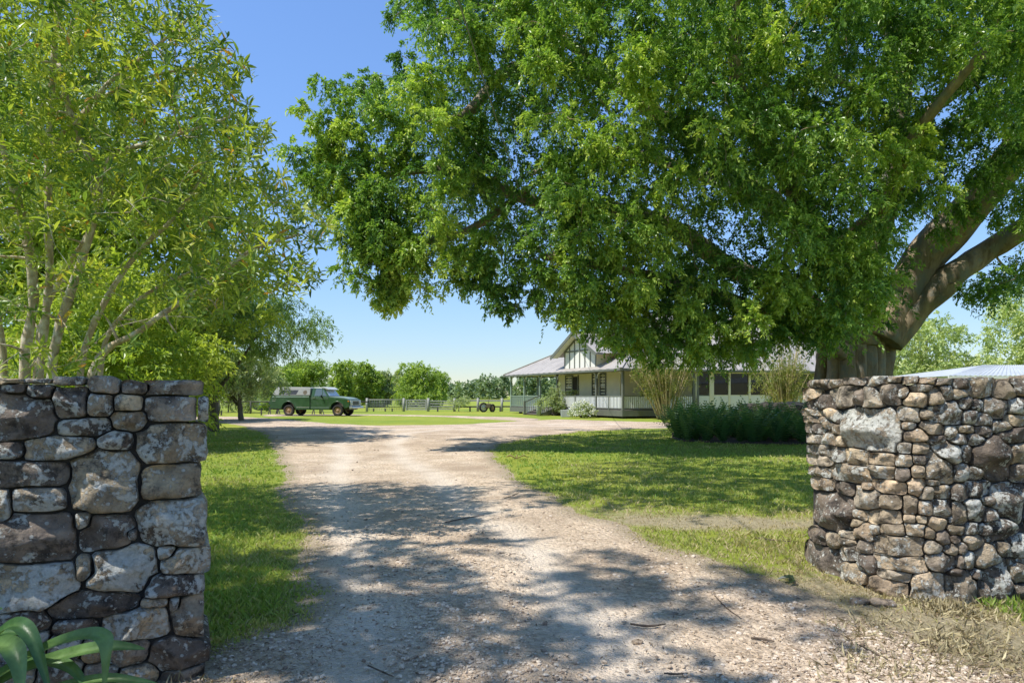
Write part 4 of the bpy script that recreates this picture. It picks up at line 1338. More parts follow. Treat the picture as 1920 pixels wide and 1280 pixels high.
# canopy shell: walls lean in
def tumble(mb, prof, yb, yt, zb, zt_):
    n = len(prof)
    wy = lambda z: yb + (yt - yb) * min(1, max(0, (z - zb) / (zt_ - zb)))
    v = [(p[0], -wy(p[1]), p[1]) for p in prof] + [(p[0], wy(p[1]), p[1]) for p in prof]
    tris = tessellate_polygon([[Vector((p[0], p[1], 0)) for p in prof]])
    f = [tuple(t) for t in tris] + [tuple(i + n for i in t)[::-1] for t in tris] + [(i, (i + 1) % n, (i + 1) % n + n, i + n) for i in range(n)]
    mb.add(v, f); return wy
mb = MB(); cp = [(T(.06), 1.335), (T(2.73), 1.335), (T(2.73), 1.80), (T(2.60), 1.86), (T(.52), 1.89), (T(.38), 1.85)]
wyc = tumble(mb, cp, .95, .80, 1.335, 1.88); shell = tb(mb, 'canopy_shell', M['shell'], bevel=.03)
def side_panel(poly, wy, name, mat, parent, proud=.006):
    for s in (-1, 1):
        mb = MB(); n = len(poly)
        v = [(p[0], s * (wy(p[1]) + proud), p[1]) for p in poly] + [(p[0], s * (wy(p[1]) - .012), p[1]) for p in poly]
        tris = tessellate_polygon([[Vector((p[0], p[1], 0)) for p in poly]])
        mb.add(v, [tuple(t) for t in tris] + [(i, (i + 1) % n, (i + 1) % n + n, i + n) for i in range(n)])
        tb(mb, name, mat, parent)
side_panel([(T(.55), 1.42), (T(.98), 1.40), (T(1.0), 1.68), (T(.70), 1.68)], wyc, 'shell_window', M['glass'], shell)
side_panel([(T(1.02), 1.40), (T(1.78), 1.40), (T(1.92), 1.68), (T(1.03), 1.68)], wyc, 'shell_window', M['black'], shell)
side_panel([(T(2.38) + .14 * math.cos(a), 1.53 + .14 * math.sin(a)) for a in np.linspace(0, 2 * math.pi, 16, endpoint=False)], wyc, 'round_vent', M['rust'], shell)
# cab lower + bonnet
cab = [(T(2.78), .41), (T(4.02), .41)] + [(T(4.10), .45)] + arch(FA, .46, .46) + [(T(5.12), .50), (T(5.42), .58), (T(5.42), .98), (T(5.36), 1.06), (T(5.1), 1.13), (T(4.1), 1.235), (T(3.95), 1.25), (T(2.78), 1.27)]
mb = MB(); mb.prism(cab, -HWD, HWD, 'y'); body = tb(mb, 'body', M['green_paint'], bevel=.03)
mb = MB(); mb.prism([(T(3.98), 1.22), (T(5.34), 1.075), (T(5.30), 1.12), (T(5.0), 1.20), (T(4.05), 1.285)], -.80, .80, 'y'); tb(mb, 'bonnet', M['green_lt'], body, bevel=.015)
mb = MB()
for s in (-1, 1):
    y0, y1 = (HWD - .002, HWD + .010) if s > 0 else (-HWD - .010, -HWD + .002)
    mb.box((T(2.80), y0, .535), (T(4.05), y1, .575))
    mb.box((T(2.80), y0, 1.12), (T(4.0), y1, 1.15))
tb(mb, 'side_trim', M['green_lt'], body)
mb = MB(); mb.box((T(2.725), -.90, .5), (T(2.776), .90, 1.28)); tb(mb, 'gap', M['black'])
# greenhouse
ghp = [(T(2.80), 1.265), (T(4.02), 1.25), (T(3.60), 1.80), (T(3.48), 1.845), (T(2.95), 1.855), (T(2.86), 1.82)]
mb = MB(); wyg = tumble(mb, ghp, .93, .76, 1.26, 1.85); cabn = tb(mb, 'cab', M['green_paint'], bevel=.025)
mb = MB(); mb.box((T(2.92), -.74, 1.846), (T(3.58), .74, 1.872)); tb(mb, 'cab_roof', M['green_lt'], cabn, bevel=.012)
side_panel([(T(3.02), 1.30), (T(3.56), 1.30), (T(3.50), 1.77), (T(3.10), 1.77)], wyg, 'door_window', M['tglass'], cabn)
side_panel([(T(3.60), 1.30), (T(3.88), 1.29), (T(3.56), 1.72)], wyg, 'door_window', M['tglass'], cabn)
mb = MB(); a_, b_ = np.array((T(3.985), 1.30)), np.array((T(3.64), 1.765))
nx = np.array((.80, .60)) * .012
mb.add([(a_[0] + nx[0], -.84, a_[1] + nx[1]), (a_[0] + nx[0], .84, a_[1] + nx[1]), (b_[0] + nx[0], .72, b_[1] + nx[1]), (b_[0] + nx[0], -.72, b_[1] + nx[1])], [(0, 1, 2, 3)])
tb(mb, 'windscreen', M['lens'], cabn)
mb = MB(); mb.prism([(T(3.50), 1.82), (T(3.93), 1.70), (T(3.92), 1.73), (T(3.74), 1.855), (T(3.50), 1.885)], -.78, .78, 'y'); tb(mb, 'sun_visor', M['grille'], cabn, bevel=.01)
# door lines and handles
for s in (-1, 1):
    y0, y1 = (HWD - .002, HWD + .004) if s > 0 else (-HWD - .004, -HWD + .002)
    mb = MB(); mb.box((T(2.86), y0, .60), (T(2.872), y1, 1.25)); tb(mb, 'door_gap', M['black'], body); mb = MB(); mb.box((T(3.97), y0, .60), (T(3.982), y1, 1.24)); tb(mb, 'door_gap', M['black'], body)
    y0, y1 = (HWD, HWD + .04) if s > 0 else (-HWD - .04, -HWD)
    mb = MB(); mb.box((T(2.94), y0, 1.165), (T(3.12), y1, 1.195)); tb(mb, 'door_handle', M['chrome'], body)
    mb = MB(); mb.box((T(3.55), s * 1.02 - .02, 1.16), (T(3.60), s * 1.02 + .02, 1.26)); mb.box((T(3.54), s * 1.05 - .06, 1.22), (T(3.58), s * 1.05 + .06, 1.36)); tb(mb, 'mirror', M['black'], body)
# front
mb = MB(); mb.box((T(5.421), -.88, .66), (T(5.47), .88, 1.02)); gr = tb(mb, 'grille', M['grille'], body, bevel=.012)
for k in range(2):
    y0 = -.52 + k * .53
    mb = MB(); mb.box((T(5.4705), y0, .72), (T(5.478), y0 + .50, .96)); tb(mb, 'grille_opening', M['black'], gr)
for s in (-1, 1):
    mb = MB(); mb.disc((T(5.472), s * .72, .84), (1, 0, 0), [(.0, .03), (.07, .025), (.105, .008), (.12, 0)]); tb(mb, 'headlight', M['lens'], gr)
    mb = MB(); mb.box((T(5.30), s * HWD - .006, .93), (T(5.40), s * HWD + .006, 1.0)); tb(mb, 'indicator', M['orange'], body)
mb = MB(); mb.prism([(T(5.42), .46), (T(5.62), .48), (T(5.64), .54), (T(5.62), .62), (T(5.42), .64)], -.96, .96, 'y'); tb(mb, 'bumper', M['chrome'], bevel=.02)
mb = MB(); mb.box((T(-.12), -.85, .46), (T(0), .85, .58)); tb(mb, 'rear_bumper', M['black'], bevel=.01)
mb = MB(); mb.box((T(.02), -.72, .40), (T(5.3), .72, .52)); tb(mb, 'chassis', M['black'])
for s in (-1, 1):
    mb = MB(); mb.box((T(-.012), s * .86 - .07, .82), (T(.0), s * .86 + .07, 1.16)); tb(mb, 'tail_light', M['rust'], bed)
for cx in (RA, FA):
    for s in (-1, 1):
        w = bpy.data.objects.new('wheel', None); COL.objects.link(w); w.parent = TR; w.location = (T(cx), s * .83, .365)
        mb = MB(); mb.disc((0, 0, 0), (0, s, 0), [(.20, -.10), (.33, -.11), (.362, -.085), (.368, 0), (.362, .085), (.33, .11), (.215, .105), (.205, .05)], 28); tb(mb, 'tyre', M['rubber'], w)
        mb = MB(); mb.disc((0, 0, 0), (0, s, 0), [(.206, .09), (.19, .10), (.175, .05), (.12, .035), (.10, .07), (.06, .085), (.0, .09)], 24); tb(mb, 'rim', M['rim'], w)
mb = MB(); mb.disc((T(3.55), 0, 1.36), (-.7, 0, .7), [(.17, -.012), (.19, 0), (.17, .012), (.155, 0)], 18); tb(mb, 'steering_wheel', M['black'], cabn)

# ------------------------------------------------------------------ fences
def rail_mesh(mb, p, q, r, n=5): mb.tube([p, q], r, n)
FY = 57.0
fence = thing('timber_fence', 'weathered timber post and rail paddock fence between the truck and the house', 'fence', tuple(P(800, 742, FY)[:2]) + (0,))
px_posts = [688, 757, 803, 852, 896, 941]
zg = 0.0
def fp(px, z, Y=FY): return ((px - 960) / F * Y, Y, z)
for px in px_posts:
    mb = MB(); x = fp(px, 0)[0]
    mb.tube([(x, FY, -.1), (x, FY, .6), (x + .01, FY, 1.12)], [.11, .105, .10], 8); mb.build('post', M['fence'], fence)
for a, b_ in ((852, 896), (896, 941), (941, 1020)):
    for z, r in ((.90, .075), (.40, .06)):
        mb = MB(); mb.beam(fp(a, z + rng.normal(0, .01)), fp(b_, z + rng.normal(0, .02)), .06, r * 2); mb.build('rail', M['fence'] if z > .6 else M['fence_dark'], fence)
for z in (.88, .66, .44, .22):
    mb = MB(); mb.beam(fp(803, z), fp(852, z - .02), .05, .10); mb.build('rail', M['fence'], fence)
for px in (882, 938, 822):
    mb = MB(); x = fp(px, 0)[0]; mb.box((x - .06, FY - .6, -.05), (x + .06, FY - .48, .40)); mb.build('short_post', M['fence_dark'], fence)
gate = thing('timber_gate', 'five rail weathered timber gate closing the paddock fence', 'gate', (*fp(780, 0)[:2], 0))
for k, z in enumerate((.18, .36, .55, .74, .95)):
    mb = MB(); mb.beam(fp(760.5, z), fp(800, z + .0), .05, .115); mb.build('rail', M['fence'], gate)
for px in (762, 799): 
    mb = MB(); x = fp(px, 0)[0]; mb.box((x - .06, FY - .06, .1), (x + .06, FY - .027, 1.0)); mb.build('stile', M['fence'], gate)
wf = thing('wire_fence', 'wire mesh farm fence with top rail beside the front of the truck', 'fence', (*fp(722, 0)[:2], 0))
mb = MB(); rail_mesh(mb, fp(689.5, .98), fp(755.5, .98), .035); mb.build('top_rail', M['fence'], wf)
mb = MB()
for z in np.linspace(.1, .88, 8): rail_mesh(mb, fp(689.5, z), fp(755.5, z), .010, 4)
for px in np.linspace(693, 753, 14): rail_mesh(mb, fp(px, .06), fp(px, .97), .008, 4)
o = mb.build('wire_mesh', M['wire'], wf); o['kind'] = 'stuff'
for px in (700, 722, 735):
    mb = MB(); x = fp(px, 0)[0]; mb.box((x - .05, FY + .05, -.05), (x + .05, FY + .13, .26)); mb.build('stake', M['fence_dark'], wf)
lf_ = thing('yard_fence', 'dark pipe rail yard fence with thin wires behind the stone wall', 'fence', (*fp(450, 0, 50)[:2], 0))
for px in (330, 411, 470, 520, 600):
    mb = MB(); x = fp(px, 0, 50)[0]; mb.tube([(x, 50, -.1), (x, 50, 1.0)], .055, 8); mb.build('post', M['fence_dark'], lf_)
for z, r in ((.87, .045), (.62, .012), (.12, .012)):
    mb = MB(); rail_mesh(mb, fp(200, z, 50), fp(690, z, 50), r, 6); mb.build('rail', M['fence_dark'], lf_)
for px in (415, 453, 490):
    mb = MB(); x = fp(px, 0, 46)[0]; mb.box((x - .04, 46 - .04, -.05), (x + .04, 46 + .04, .36 if px != 415 else .30)); tag(mb.build('stake', M['fence_dark'], None),
        {415: 'short dark stake beside the black trough', 453: 'short dark stake midway between trough and truck', 490: 'short dark stake nearest the truck tail'}[px], 'stake', 'short stakes at the yard edge')
# black trough
tx, ty = fp(400, 0, 45.5)[:2]
tr_ = thing('feed_trough', 'black round bottomed trough on legs at the end of the left wall', 'trough', (tx, ty, 0))
mb = MB(); pts = [(-.20 + .0, .62)] + [(.22 * math.cos(a), .52 + .22 * math.sin(a)) for a in np.linspace(math.pi, 2 * math.pi, 9)] + [(.22, .62)]
mb.prism([(p[0] + ty, p[1]) for p in pts], tx - .55, tx + .40, 'x'); mb.build('tub', M['black'], tr_)
for dx in (-.42, .3):
    for dy in (-.14, .14): mb = MB(); mb.beam((tx + dx, ty + dy, -.02), (tx + dx, ty + dy * .7, .38), .06, .06); mb.build('leg', M['black'], tr_)
# blue tarp bundle
bx_, by_ = fp(494, 0, 62)[:2]
mb = MB(); mb.tube([(bx_ - .9, by_, .35), (bx_ - .4, by_, .42), (bx_ + .3, by_, .40), (bx_ + .9, by_, .33)], [.25, .44, .42, .22], 10, wob=.3)
tag(mb.build('tarpaulin', M['tarp'], None), 'blue tarpaulin covered heap behind the truck', 'tarpaulin')
# trestles behind the truck
for k, (px, lab) in enumerate(((514, 'dark timber trestle showing under the truck tail'), (528, 'dark timber trestle just behind the rear wheel'), (596, 'dark low trestle seen under the truck cab'))):
    x, y = fp(px, 0, 48.5)[:2]
    t = thing('trestle', lab, 'trestle', (x, y, 0), 0, 'trestles behind the truck')
    mb = MB(); mb.beam((x - .3, y - .2, .48), (x + .3, y + .2, .48), .08, .07); mb.build('beam', M['fence_dark'], t)
    for s in (-1, 1):
        for s2 in (-1, 1): mb = MB(); mb.beam((x + s * .24, y + s * .16, .46), (x + s * .28 + s2 * .14, y + s * .16 - s2 * .16, -.03), .05, .05); mb.build('leg', M['fence_dark'], t)
# old two-wheeled implement
ix, iy = fp(915, 0, 55)[:2]
im = thing('farm_implement', 'rusty old two wheeled farm implement standing on the grass by the fence', 'implement', (ix, iy, 0), 0)
for k, (dx, r, dy) in enumerate(((-.36, .40, -.1), (.34, .34, .25))):
    w = bpy.data.objects.new('wheel', None); COL.objects.link(w); w.parent = im; w.location = (dx, dy, r - .02)
    a = (.55, -.83, 0) if k == 0 else (.85, -.52, 0)
    mb = MB(); mb.disc((0, 0, 0), a, [(r * .72, -.07), (r * .95, -.08), (r, 0), (r * .95, .08), (r * .72, .07), (r * .70, 0), (r * .72, -.07)], 24); mb.build('tyre', M['rubber'], w, world=False)
    mb = MB(); mb.disc((0, 0, 0), a, [(r * .71, .02), (r * .5, .03), (.09, .05), (.05, .10), (0, .10)], 20); mb.build('rim', M['rim'] if k else M['grille'], w, world=False)
mb = MB(); mb.tube([(ix - .36, iy - .1, .38), (ix + .34, iy + .25, .34)], .05, 8); mb.build('axle', M['rust'], im)
mb = MB(); mb.box((ix - .12, iy - .1, .35), (ix + .22, iy + .35, .68)); mb.build('engine_block', M['rust'], im, bevel=.03)
mb = MB(); mb.tube([(ix + .05, iy + .1, .66), (ix + .05, iy + .1, 1.05)], .025, 6); mb.build('exhaust', M['rust'], im)
# ------------------------------------------------------------------ trees
def limb(tree, name, pts, rad, mat, n=9, wob=.5, k=5):
    p, r = smooth_path(pts, rad, k)
    mb = MB(); mb.tube(p, r, n, True, wob)
    return mb.build(name, mat, tree, fix=False), list(zip([np.array(q[:]) for q in p], r))

def twigs(tree, nodes, cents, mat, g, r_end=.012, rmax=.10, sag=.12, name='twigs'):
    """join every clump centre to the nearest wood with a tapering branch"""
    P_ = [n[0] for n in nodes]; Rr = [n[1] for n in nodes]
    base = np.mean(P_[:3], 0)
    order = np.argsort(np.linalg.norm(cents - base, axis=1))
    mb = MB()
    for i in order:
        c = cents[i]
        A_ = np.array(P_)
        d = np.linalg.norm(A_ - c, axis=1) + .25 * np.maximum(0, A_[:, 2] - c[2])
        j = int(np.argmin(d)); a = A_[j]
        L = np.linalg.norm(c - a)
        if L < .05: continue
        r0 = min(rmax, Rr[j] * .65, .014 + .022 * L)
        mid = a * .5 + c * .5 + g.normal(0, .08, 3) * L + np.array((0, 0, sag * L))
        pp = [a, a * .7 + mid * .3 + np.array((0, 0, .03 * L)), mid, c]
        ps, rs = smooth_path(pp, [r0, r0 * .85, r0 * .6, r_end], 3)
        mb.tube(ps, rs, 5, False)
        P_.extend([np.array(q[:]) for q in ps[3::2]]); Rr.extend(rs[3::2])
    o = mb.build(name, mat, tree, fix=False)
    o['kind'] = 'stuff'
    return o

# ---------------- the big fig
FT = np.array((10.7, 21.3))
fig = thing('fig_tree', 'huge spreading fig tree with fluted trunk overhanging the lawn and drive', 'tree', (*FT, 0))
g = np.random.default_rng(21)
for k, (px, dy, r0, lean) in enumerate(((1528, .3, .24, .9), (1556, -.2, .26, .45), (1585, -.5, .30, .15), (1612, -.6, .22, .0), (1634, -.45, .26, -.1), (1660, -.3, .20, -.25), (1682, .1, .26, -.2), (1600, .6, .4, 0), (1655, .7, .4, -.1))):
    p0 = P(px, 742, FT[1] + dy); x = p0[0]
    sx = FT[0] + (x - FT[0]) * .75
    pts = [(x - lean * .65, p0[1] - .1, -.15), (x - lean * .3, p0[1], .5), (sx - .05, p0[1], 1.7), (sx, FT[1] + dy * .7, 3.0), (sx * .6 + FT[0] * .4, FT[1] + dy * .3, 4.6)]
    limb(fig, 'trunk' if k == 0 else 'buttress', pts, [r0 * 1.55, r0 * 1.15, r0, r0 * 1.05, r0 * 1.2], M['fig_bark'], 12, .35)
FIG_NODES = []
def flimb(pts, rad, n=10, jit=.22, th_=.78):
    pp_ = [P(*p) for p in pts]
    pp_ = pp_[:2] + [q_ + g.normal(0, jit, 3) for q_ in pp_[2:]]
    o, nn = limb(fig, 'limb', pp_, [r_ * th_ for r_ in rad], M['fig_bark'], n, .3)
    FIG_NODES.extend(nn)
flimb([(1650, 640, 21), (1690, 555, 21), (1740, 470, 20.6), (1800, 400, 20), (1860, 340, 19.2), (1950, 230, 18)], [.66, .6, .54, .5, .48, .34], jit=.05, th_=1.0)
flimb([(1665, 640, 21), (1720, 580, 20.8), (1790, 520, 20.4), (1860, 470, 20), (1960, 410, 19)], [.45, .40, .36, .33, .28], jit=.05, th_=1.0)
flimb([(1620, 650, 21), (1625, 520, 21.2), (1650, 400, 21), (1690, 270, 20.6), (1660, 120, 20), (1600, -60, 19.5)], [.6, .5, .42, .38, .3, .2])
flimb([(1690, 270, 20.6), (1760, 195, 20), (1830, 120, 19), (1900, -40, 18)], [.3, .26, .22, .15])
flimb([(1690, 230, 20.4), (1640, 190, 19.6), (1560, 150, 18.5)], [.2, .15, .1])
flimb([(1590, 640, 21), (1480, 545, 20.4), (1370, 480, 19.6), (1280, 440, 19), (1150, 390, 18.2), (990, 355, 17.6), (840, 320, 17.2), (720, 310, 17)], [.48, .42, .36, .31, .26, .2, .14, .08])
flimb([(1610, 560, 21), (1450, 380, 20.2), (1290, 240, 19.4), (1130, 150, 18.6), (960, 130, 18), (900, 185, 17.6), (835, 222, 17.4), (770, 215, 17.2)], [.45, .36, .3, .25, .2, .18, .15, .08])
flimb([(1130, 150, 18.6), (1080, 90, 18.2), (960, 40, 18), (850, -20, 17.8)], [.2, .17, .13, .08])
flimb([(1580, 660, 20.6), (1490, 610, 18.4), (1350, 575, 16.5), (1200, 510, 15.4), (1050, 470, 15)], [.36, .3, .23, .16, .1])
flimb([(1610, 560, 21), (1500, 430, 23.5), (1330, 330, 25), (1150, 280, 26), (980, 330, 26.5)], [.4, .32, .26, .2, .12])
flimb([(1600, 600, 20.8), (1560, 470, 18.5), (1500, 330, 16.8), (1430, 180, 15.5), (1380, -40, 14.5)], [.4, .33, .27, .22, .14])
flimb([(1560, 470, 18.5), (1660, 380, 16), (1740, 250, 14.5), (1850, 120, 13.5)], [.26, .2, .16, .1])
flimb([(990, 355, 17.6), (880, 430, 17), (760, 470, 16.6), (690, 480, 16.4)], [.14, .11, .08, .05])
FIG_OUT = [(735, -80), (716, 40), (726, 130), (690, 150), (640, 150), (612, 200), (585, 250), (572, 320), (590, 380), (622, 420), (645, 470), (690, 510), (725, 560), (748, 545), (790, 520), (826, 500), (850, 462), (885, 500), (905, 540), (945, 575), (965, 555), (1000, 560), (1045, 590), (1085, 635), (1125, 662), (1200, 692), (1290, 700), (1400, 690), (1480, 672), (1540, 660), (1620, 650), (1690, 630), (1720, 600), (1775, 575), (1840, 575), (1900, 570), (1990, 560), (1990, -80)]
HOLES = [(1790, 490, 62, 52), (1690, 415, 40, 48), (1840, 370, 60, 50), (1790, 420, 52, 44), (1730, 490, 50, 60), (1740, 185, 60, 34), (1800, 590, 40, 34), (1720, 555, 50, 34), (1840, 490, 70, 34), (1900, 445, 60, 26), (1250, 420, 26, 20), (1390, 455, 34, 22), (880, 190, 50, 22), (960, 320, 30, 14), (1880, 330, 40, 40), (1560, 230, 24, 18)]
pp = sample_poly(FIG_OUT, 9000, g)
keepers = []
for (x, y) in pp:
    lo = 14.5 if x > 1000 else 15.2
    Y = g.uniform(lo, 25.5 if x < 1750 else 21)
    if y > 560: Y = g.uniform(14.5, 20.5)
    if x < 900: Y = g.uniform(15, 20.5)
    if g.uniform() < .55: Y = lo + g.uniform(0, 2.6)
    c = P(x, y, Y)
    if any(((x - hx) / hw_) ** 2 + ((y - hy) / hh_) ** 2 < 1 for hx, hy, hw_, hh_ in HOLES): continue
    rr = g.uniform(.55, 1.0)
    # keep the ball of leaves inside the outline seen in the photograph
    k = rr * .8 * F / Y
    edge = [(x - k, y), (x + k, y), (x, y - k), (x, y + k * .9)]
    ins = [bool(inpoly(np.array([a]), np.array([b_]), FIG_OUT)[0]) for a, b_ in edge]
    if sum(ins) < 4: rr *= .62
    k = rr * .75 * F / Y
    if not all(bool(inpoly(np.array([a]), np.array([b_]), FIG_OUT)[0]) for a, b_ in [(x - k, y), (x + k, y), (x, y + k)] if a < 1985): continue
    if any(np.linalg.norm(c - q_[0]) < .36 * (rr + q_[1]) for q_ in keepers): continue
    keepers.append((c, rr))
    if len(keepers) > 900: break
# drooping bright tufts in front, then the unseen top of the dome
front = [(620, 290, 15.6, .6), (645, 390, 15.6, .6), (665, 450, 15.6, .55), (705, 490, 15.6, .5), (735, 520, 15.6, .42), (742, 545, 15.6, .3), (790, 490, 15.6, .5), (830, 465, 15.5, .5), (880, 475, 15.4, .45), (905, 515, 15.3, .35), (950, 545, 15.2, .4), (1000, 505, 15.2, .45), (1045, 520, 15.2, .45),
         (605, 250, 15.8, .4), (600, 335, 15.8, .4), (640, 200, 15.8, .5), (700, 250, 15.7, .6), (720, 350, 15.6, .65), (760, 430, 15.6, .6), (700, 420, 15.6, .55), (760, 300, 15.8, .6), (1100, 565, 15.2, .4), (1150, 590, 15, .45), (1205, 610, 15.2, .45), (1320, 620, 15.4, .45), (1400, 610, 15.5, .45), (1260, 590, 15, .5),
         (1090, 250, 14.4, .75), (1120, 330, 14.3, .8), (1080, 400, 14.4, .7), (1150, 420, 14.2, .8), (1060, 350, 14.5, .6), (1180, 300, 14.3, .8), (1110, 470, 14.5, .6), (1200, 480, 14.2, .6),
         (1370, 120, 13.8, .8), (1440, 190, 13.6, .8), (1330, 250, 13.9, .8), (1480, 320, 13.7, .85), (1560, 260, 13.6, .8), (1420, 300, 13.8, .7), (1540, 360, 13.8, .8), (1590, 480, 14.2, .8), (1570, 520, 14.2, .6), (1620, 520, 14.3, .6),
         (1510, 520, 14.4, .6), (1440, 530, 14.2, .55), (1300, 560, 14.6, .6), (1880, 60, 13.2, .8), (1900, 160, 13.2, .7), (1230, 90, 14.2, .8), (1270, 200, 14.2, .7), (1800, 370, 15.8, .5), (1180, 570, 15, .5), (1480, 580, 15.5, .5)]
back_n = len(keepers)
tufts = []
for x, y, Y, r_ in front: tufts.append((P(x, y, Y), r_))
for (x, y) in sample_poly(FIG_OUT, 900, g):
    if y < -60 or x > 1980: continue
    Y = g.uniform(13.6, 15.2) if x > 1000 else g.uniform(14.6, 16)
    k = .9 * F / Y
    if not all(bool(inpoly(np.array([a]), np.array([b_]), FIG_OUT)[0]) for a, b_ in [(x - k, y), (x + k, y), (x, y + k * 1.45), (x + .5 * k, y + k * 1.2), (x - .5 * k, y + k * 1.2)] if a < 1985): continue
    if any(((x - hx) / (hw_ * 1.7)) ** 2 + ((y - hy) / (hh_ * 1.5)) ** 2 < 1 for hx, hy, hw_, hh_ in HOLES): continue
    c = P(x, y, Y)
    if any(np.linalg.norm((c - q_[0]) * (1, .5, .8)) < 1.05 for q_ in tufts): continue
    tufts.append((c, g.uniform(.5, .8)))
tb_ = []
for c, r_ in tufts:                          # each tuft is a bough end: several clumps spilling down and outward
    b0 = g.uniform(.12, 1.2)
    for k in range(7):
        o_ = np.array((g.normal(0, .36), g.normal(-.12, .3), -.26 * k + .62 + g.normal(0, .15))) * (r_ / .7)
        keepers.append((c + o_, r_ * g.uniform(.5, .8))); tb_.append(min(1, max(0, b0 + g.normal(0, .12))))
BIAS = np.r_[np.clip(g.beta(1.1, 2.6, back_n) * .75, 0, 1), np.array(tb_)]  # tint paints the crown's inner shade: back clumps darker, front tufts brighter
n_seen = len(keepers)
top = []
for _ in range(900):
    a, rad_ = g.uniform(0, 2 * math.pi), 13.5 * math.sqrt(g.uniform(0, 1))
    x, y = FT[0] + rad_ * math.cos(a), FT[1] - 1.5 + rad_ * .72 * math.sin(a)
    z = 4.5 + 9.5 * math.sqrt(max(0, 1 - (rad_ / 14) ** 2)) * g.uniform(.55, 1)
    c = np.array((x, y, z))
    px_, py_ = 960 + x / y * F, HZ - (z - EYE) / y * F
    if py_ > -60 and px_ < 1960: continue
    if any(np.linalg.norm(c - q_) < 1.1 for q_ in top): continue
    top.append(c)
for _ in range(5000):                      # the near rim of the dome passes over the viewer's head, above the frame
    c = np.array((g.uniform(-3.6, 7.5), g.uniform(6.2, 12.5), g.uniform(7.4, 11.0)))
    if HZ - (c[2] - EYE) / c[1] * F > -40 - 1.75 * F / c[1]: continue
    if vnoise(np.array([c[0]]), np.array([c[1]]), .55, 31)[0] < .42: continue
    if any(np.linalg.norm(c - q_) < 1.0 for q_ in top): continue
    top.append(c)
cents = np.array([k[0] for k in keepers]); rads = np.array([k[1] for k in keepers])
twigs(fig, FIG_NODES, np.concatenate([cents, np.array(top)]), M['fig_bark'], g, .012, .12)
nb = back_n
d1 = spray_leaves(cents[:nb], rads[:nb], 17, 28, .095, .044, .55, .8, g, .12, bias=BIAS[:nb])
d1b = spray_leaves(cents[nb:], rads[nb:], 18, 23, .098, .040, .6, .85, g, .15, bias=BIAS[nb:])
d2 = spray_leaves(np.array(top), np.full(len(top), 1.15), 13, 18, .17, .07, .45, .8, g, .2)
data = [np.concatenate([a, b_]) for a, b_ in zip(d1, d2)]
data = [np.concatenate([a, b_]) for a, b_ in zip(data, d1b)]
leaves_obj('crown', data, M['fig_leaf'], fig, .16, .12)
print('fig', len(cents), len(top), len(data[0]))

# ---------------- tree with long whorled leaves behind the left wall
g = np.random.default_rng(33)
lt_ = thing('shrub_tree', 'pale multi stemmed tree with long glossy leaves in whorls behind the left stone wall', 'tree', (*P(110, 742, 7.3)[:2], 0))
LN_ = []
stems = [([(45, 980, 7.4), (45, 700, 7.4), (62, 560, 7.4), (48, 440, 7.3), (18, 320, 7.2), (-20, 200, 7.1)], [.085, .07, .062, .058, .05, .035]),
         ([(92, 980, 7.0), (96, 700, 7.0), (128, 560, 7.0), (168, 440, 6.9), (182, 340, 6.8), (140, 240, 6.7), (110, 120, 6.6)], [.075, .062, .056, .052, .045, .04, .025]),
         ([(72, 980, 7.8), (76, 700, 7.8), (92, 520, 7.8), (90, 400, 7.7), (92, 280, 7.7), (100, 120, 7.6), (110, -40, 7.5)], [.075, .06, .055, .05, .045, .04, .03]),
         ([(150, 990, 7.2), (172, 700, 7.2), (260, 622, 7.0), (340, 565, 6.9), (395, 532, 6.8), (470, 470, 6.6), (560, 440, 6.5)], [.055, .045, .04, .036, .032, .024, .015]),
         ([(140, 990, 7.6), (152, 690, 7.6), (200, 560, 7.5), (262, 470, 7.4), (322, 412, 7.3), (380, 330, 7.2)], [.055, .045, .04, .033, .028, .018]),
         ([(60, 990, 8.2), (68, 690, 8.2), (84, 590, 8.2), (120, 510, 8.1), (165, 440, 8.0), (230, 330, 7.9)], [.06, .05, .045, .04, .035, .02]),
         ([(175, 990, 8), (190, 680, 8), (230, 590, 7.9), (285, 545, 7.8), (318, 528, 7.8), (420, 480, 7.6)], [.045, .036, .032, .028, .024, .015]),
         ([(20, 990, 7.9), (8, 690, 7.9), (-12, 560, 7.8), (-50, 400, 7.6)], [.06, .05, .045, .03]),
         ([(182, 340, 6.8), (215, 290, 6.7), (270, 270, 6.5), (340, 250, 6.4), (430, 220, 6.2)], [.035, .03, .026, .02, .012]),
         ([(140, 240, 6.7), (200, 160, 6.5), (290, 90, 6.3), (360, 30, 6.2)], [.035, .028, .02, .012]),
         ([(90, 280, 7.7), (170, 200, 7.5), (260, 150, 7.3), (400, 120, 7.1)], [.035, .028, .02, .012])]
for k, (pts, rad) in enumerate(stems):
    o, nn = limb(lt_, 'trunk' if k < 8 else 'limb', [P(*p) for p in pts], [r_ * .74 for r_ in rad], M['pale_bark'], 9, .6)
    LN_.extend(nn[6:])
L_OUT = [(-160, -120), (405, -120), (400, 0), (428, 50), (470, 95), (500, 125), (470, 180), (540, 240), (505, 300), (560, 315), (610, 375), (650, 432), (605, 475), (640, 540), (570, 545), (500, 560), (420, 600), (300, 650), (150, 700), (-160, 720)]
pts_ = sample_poly(L_OUT, 5200, g)
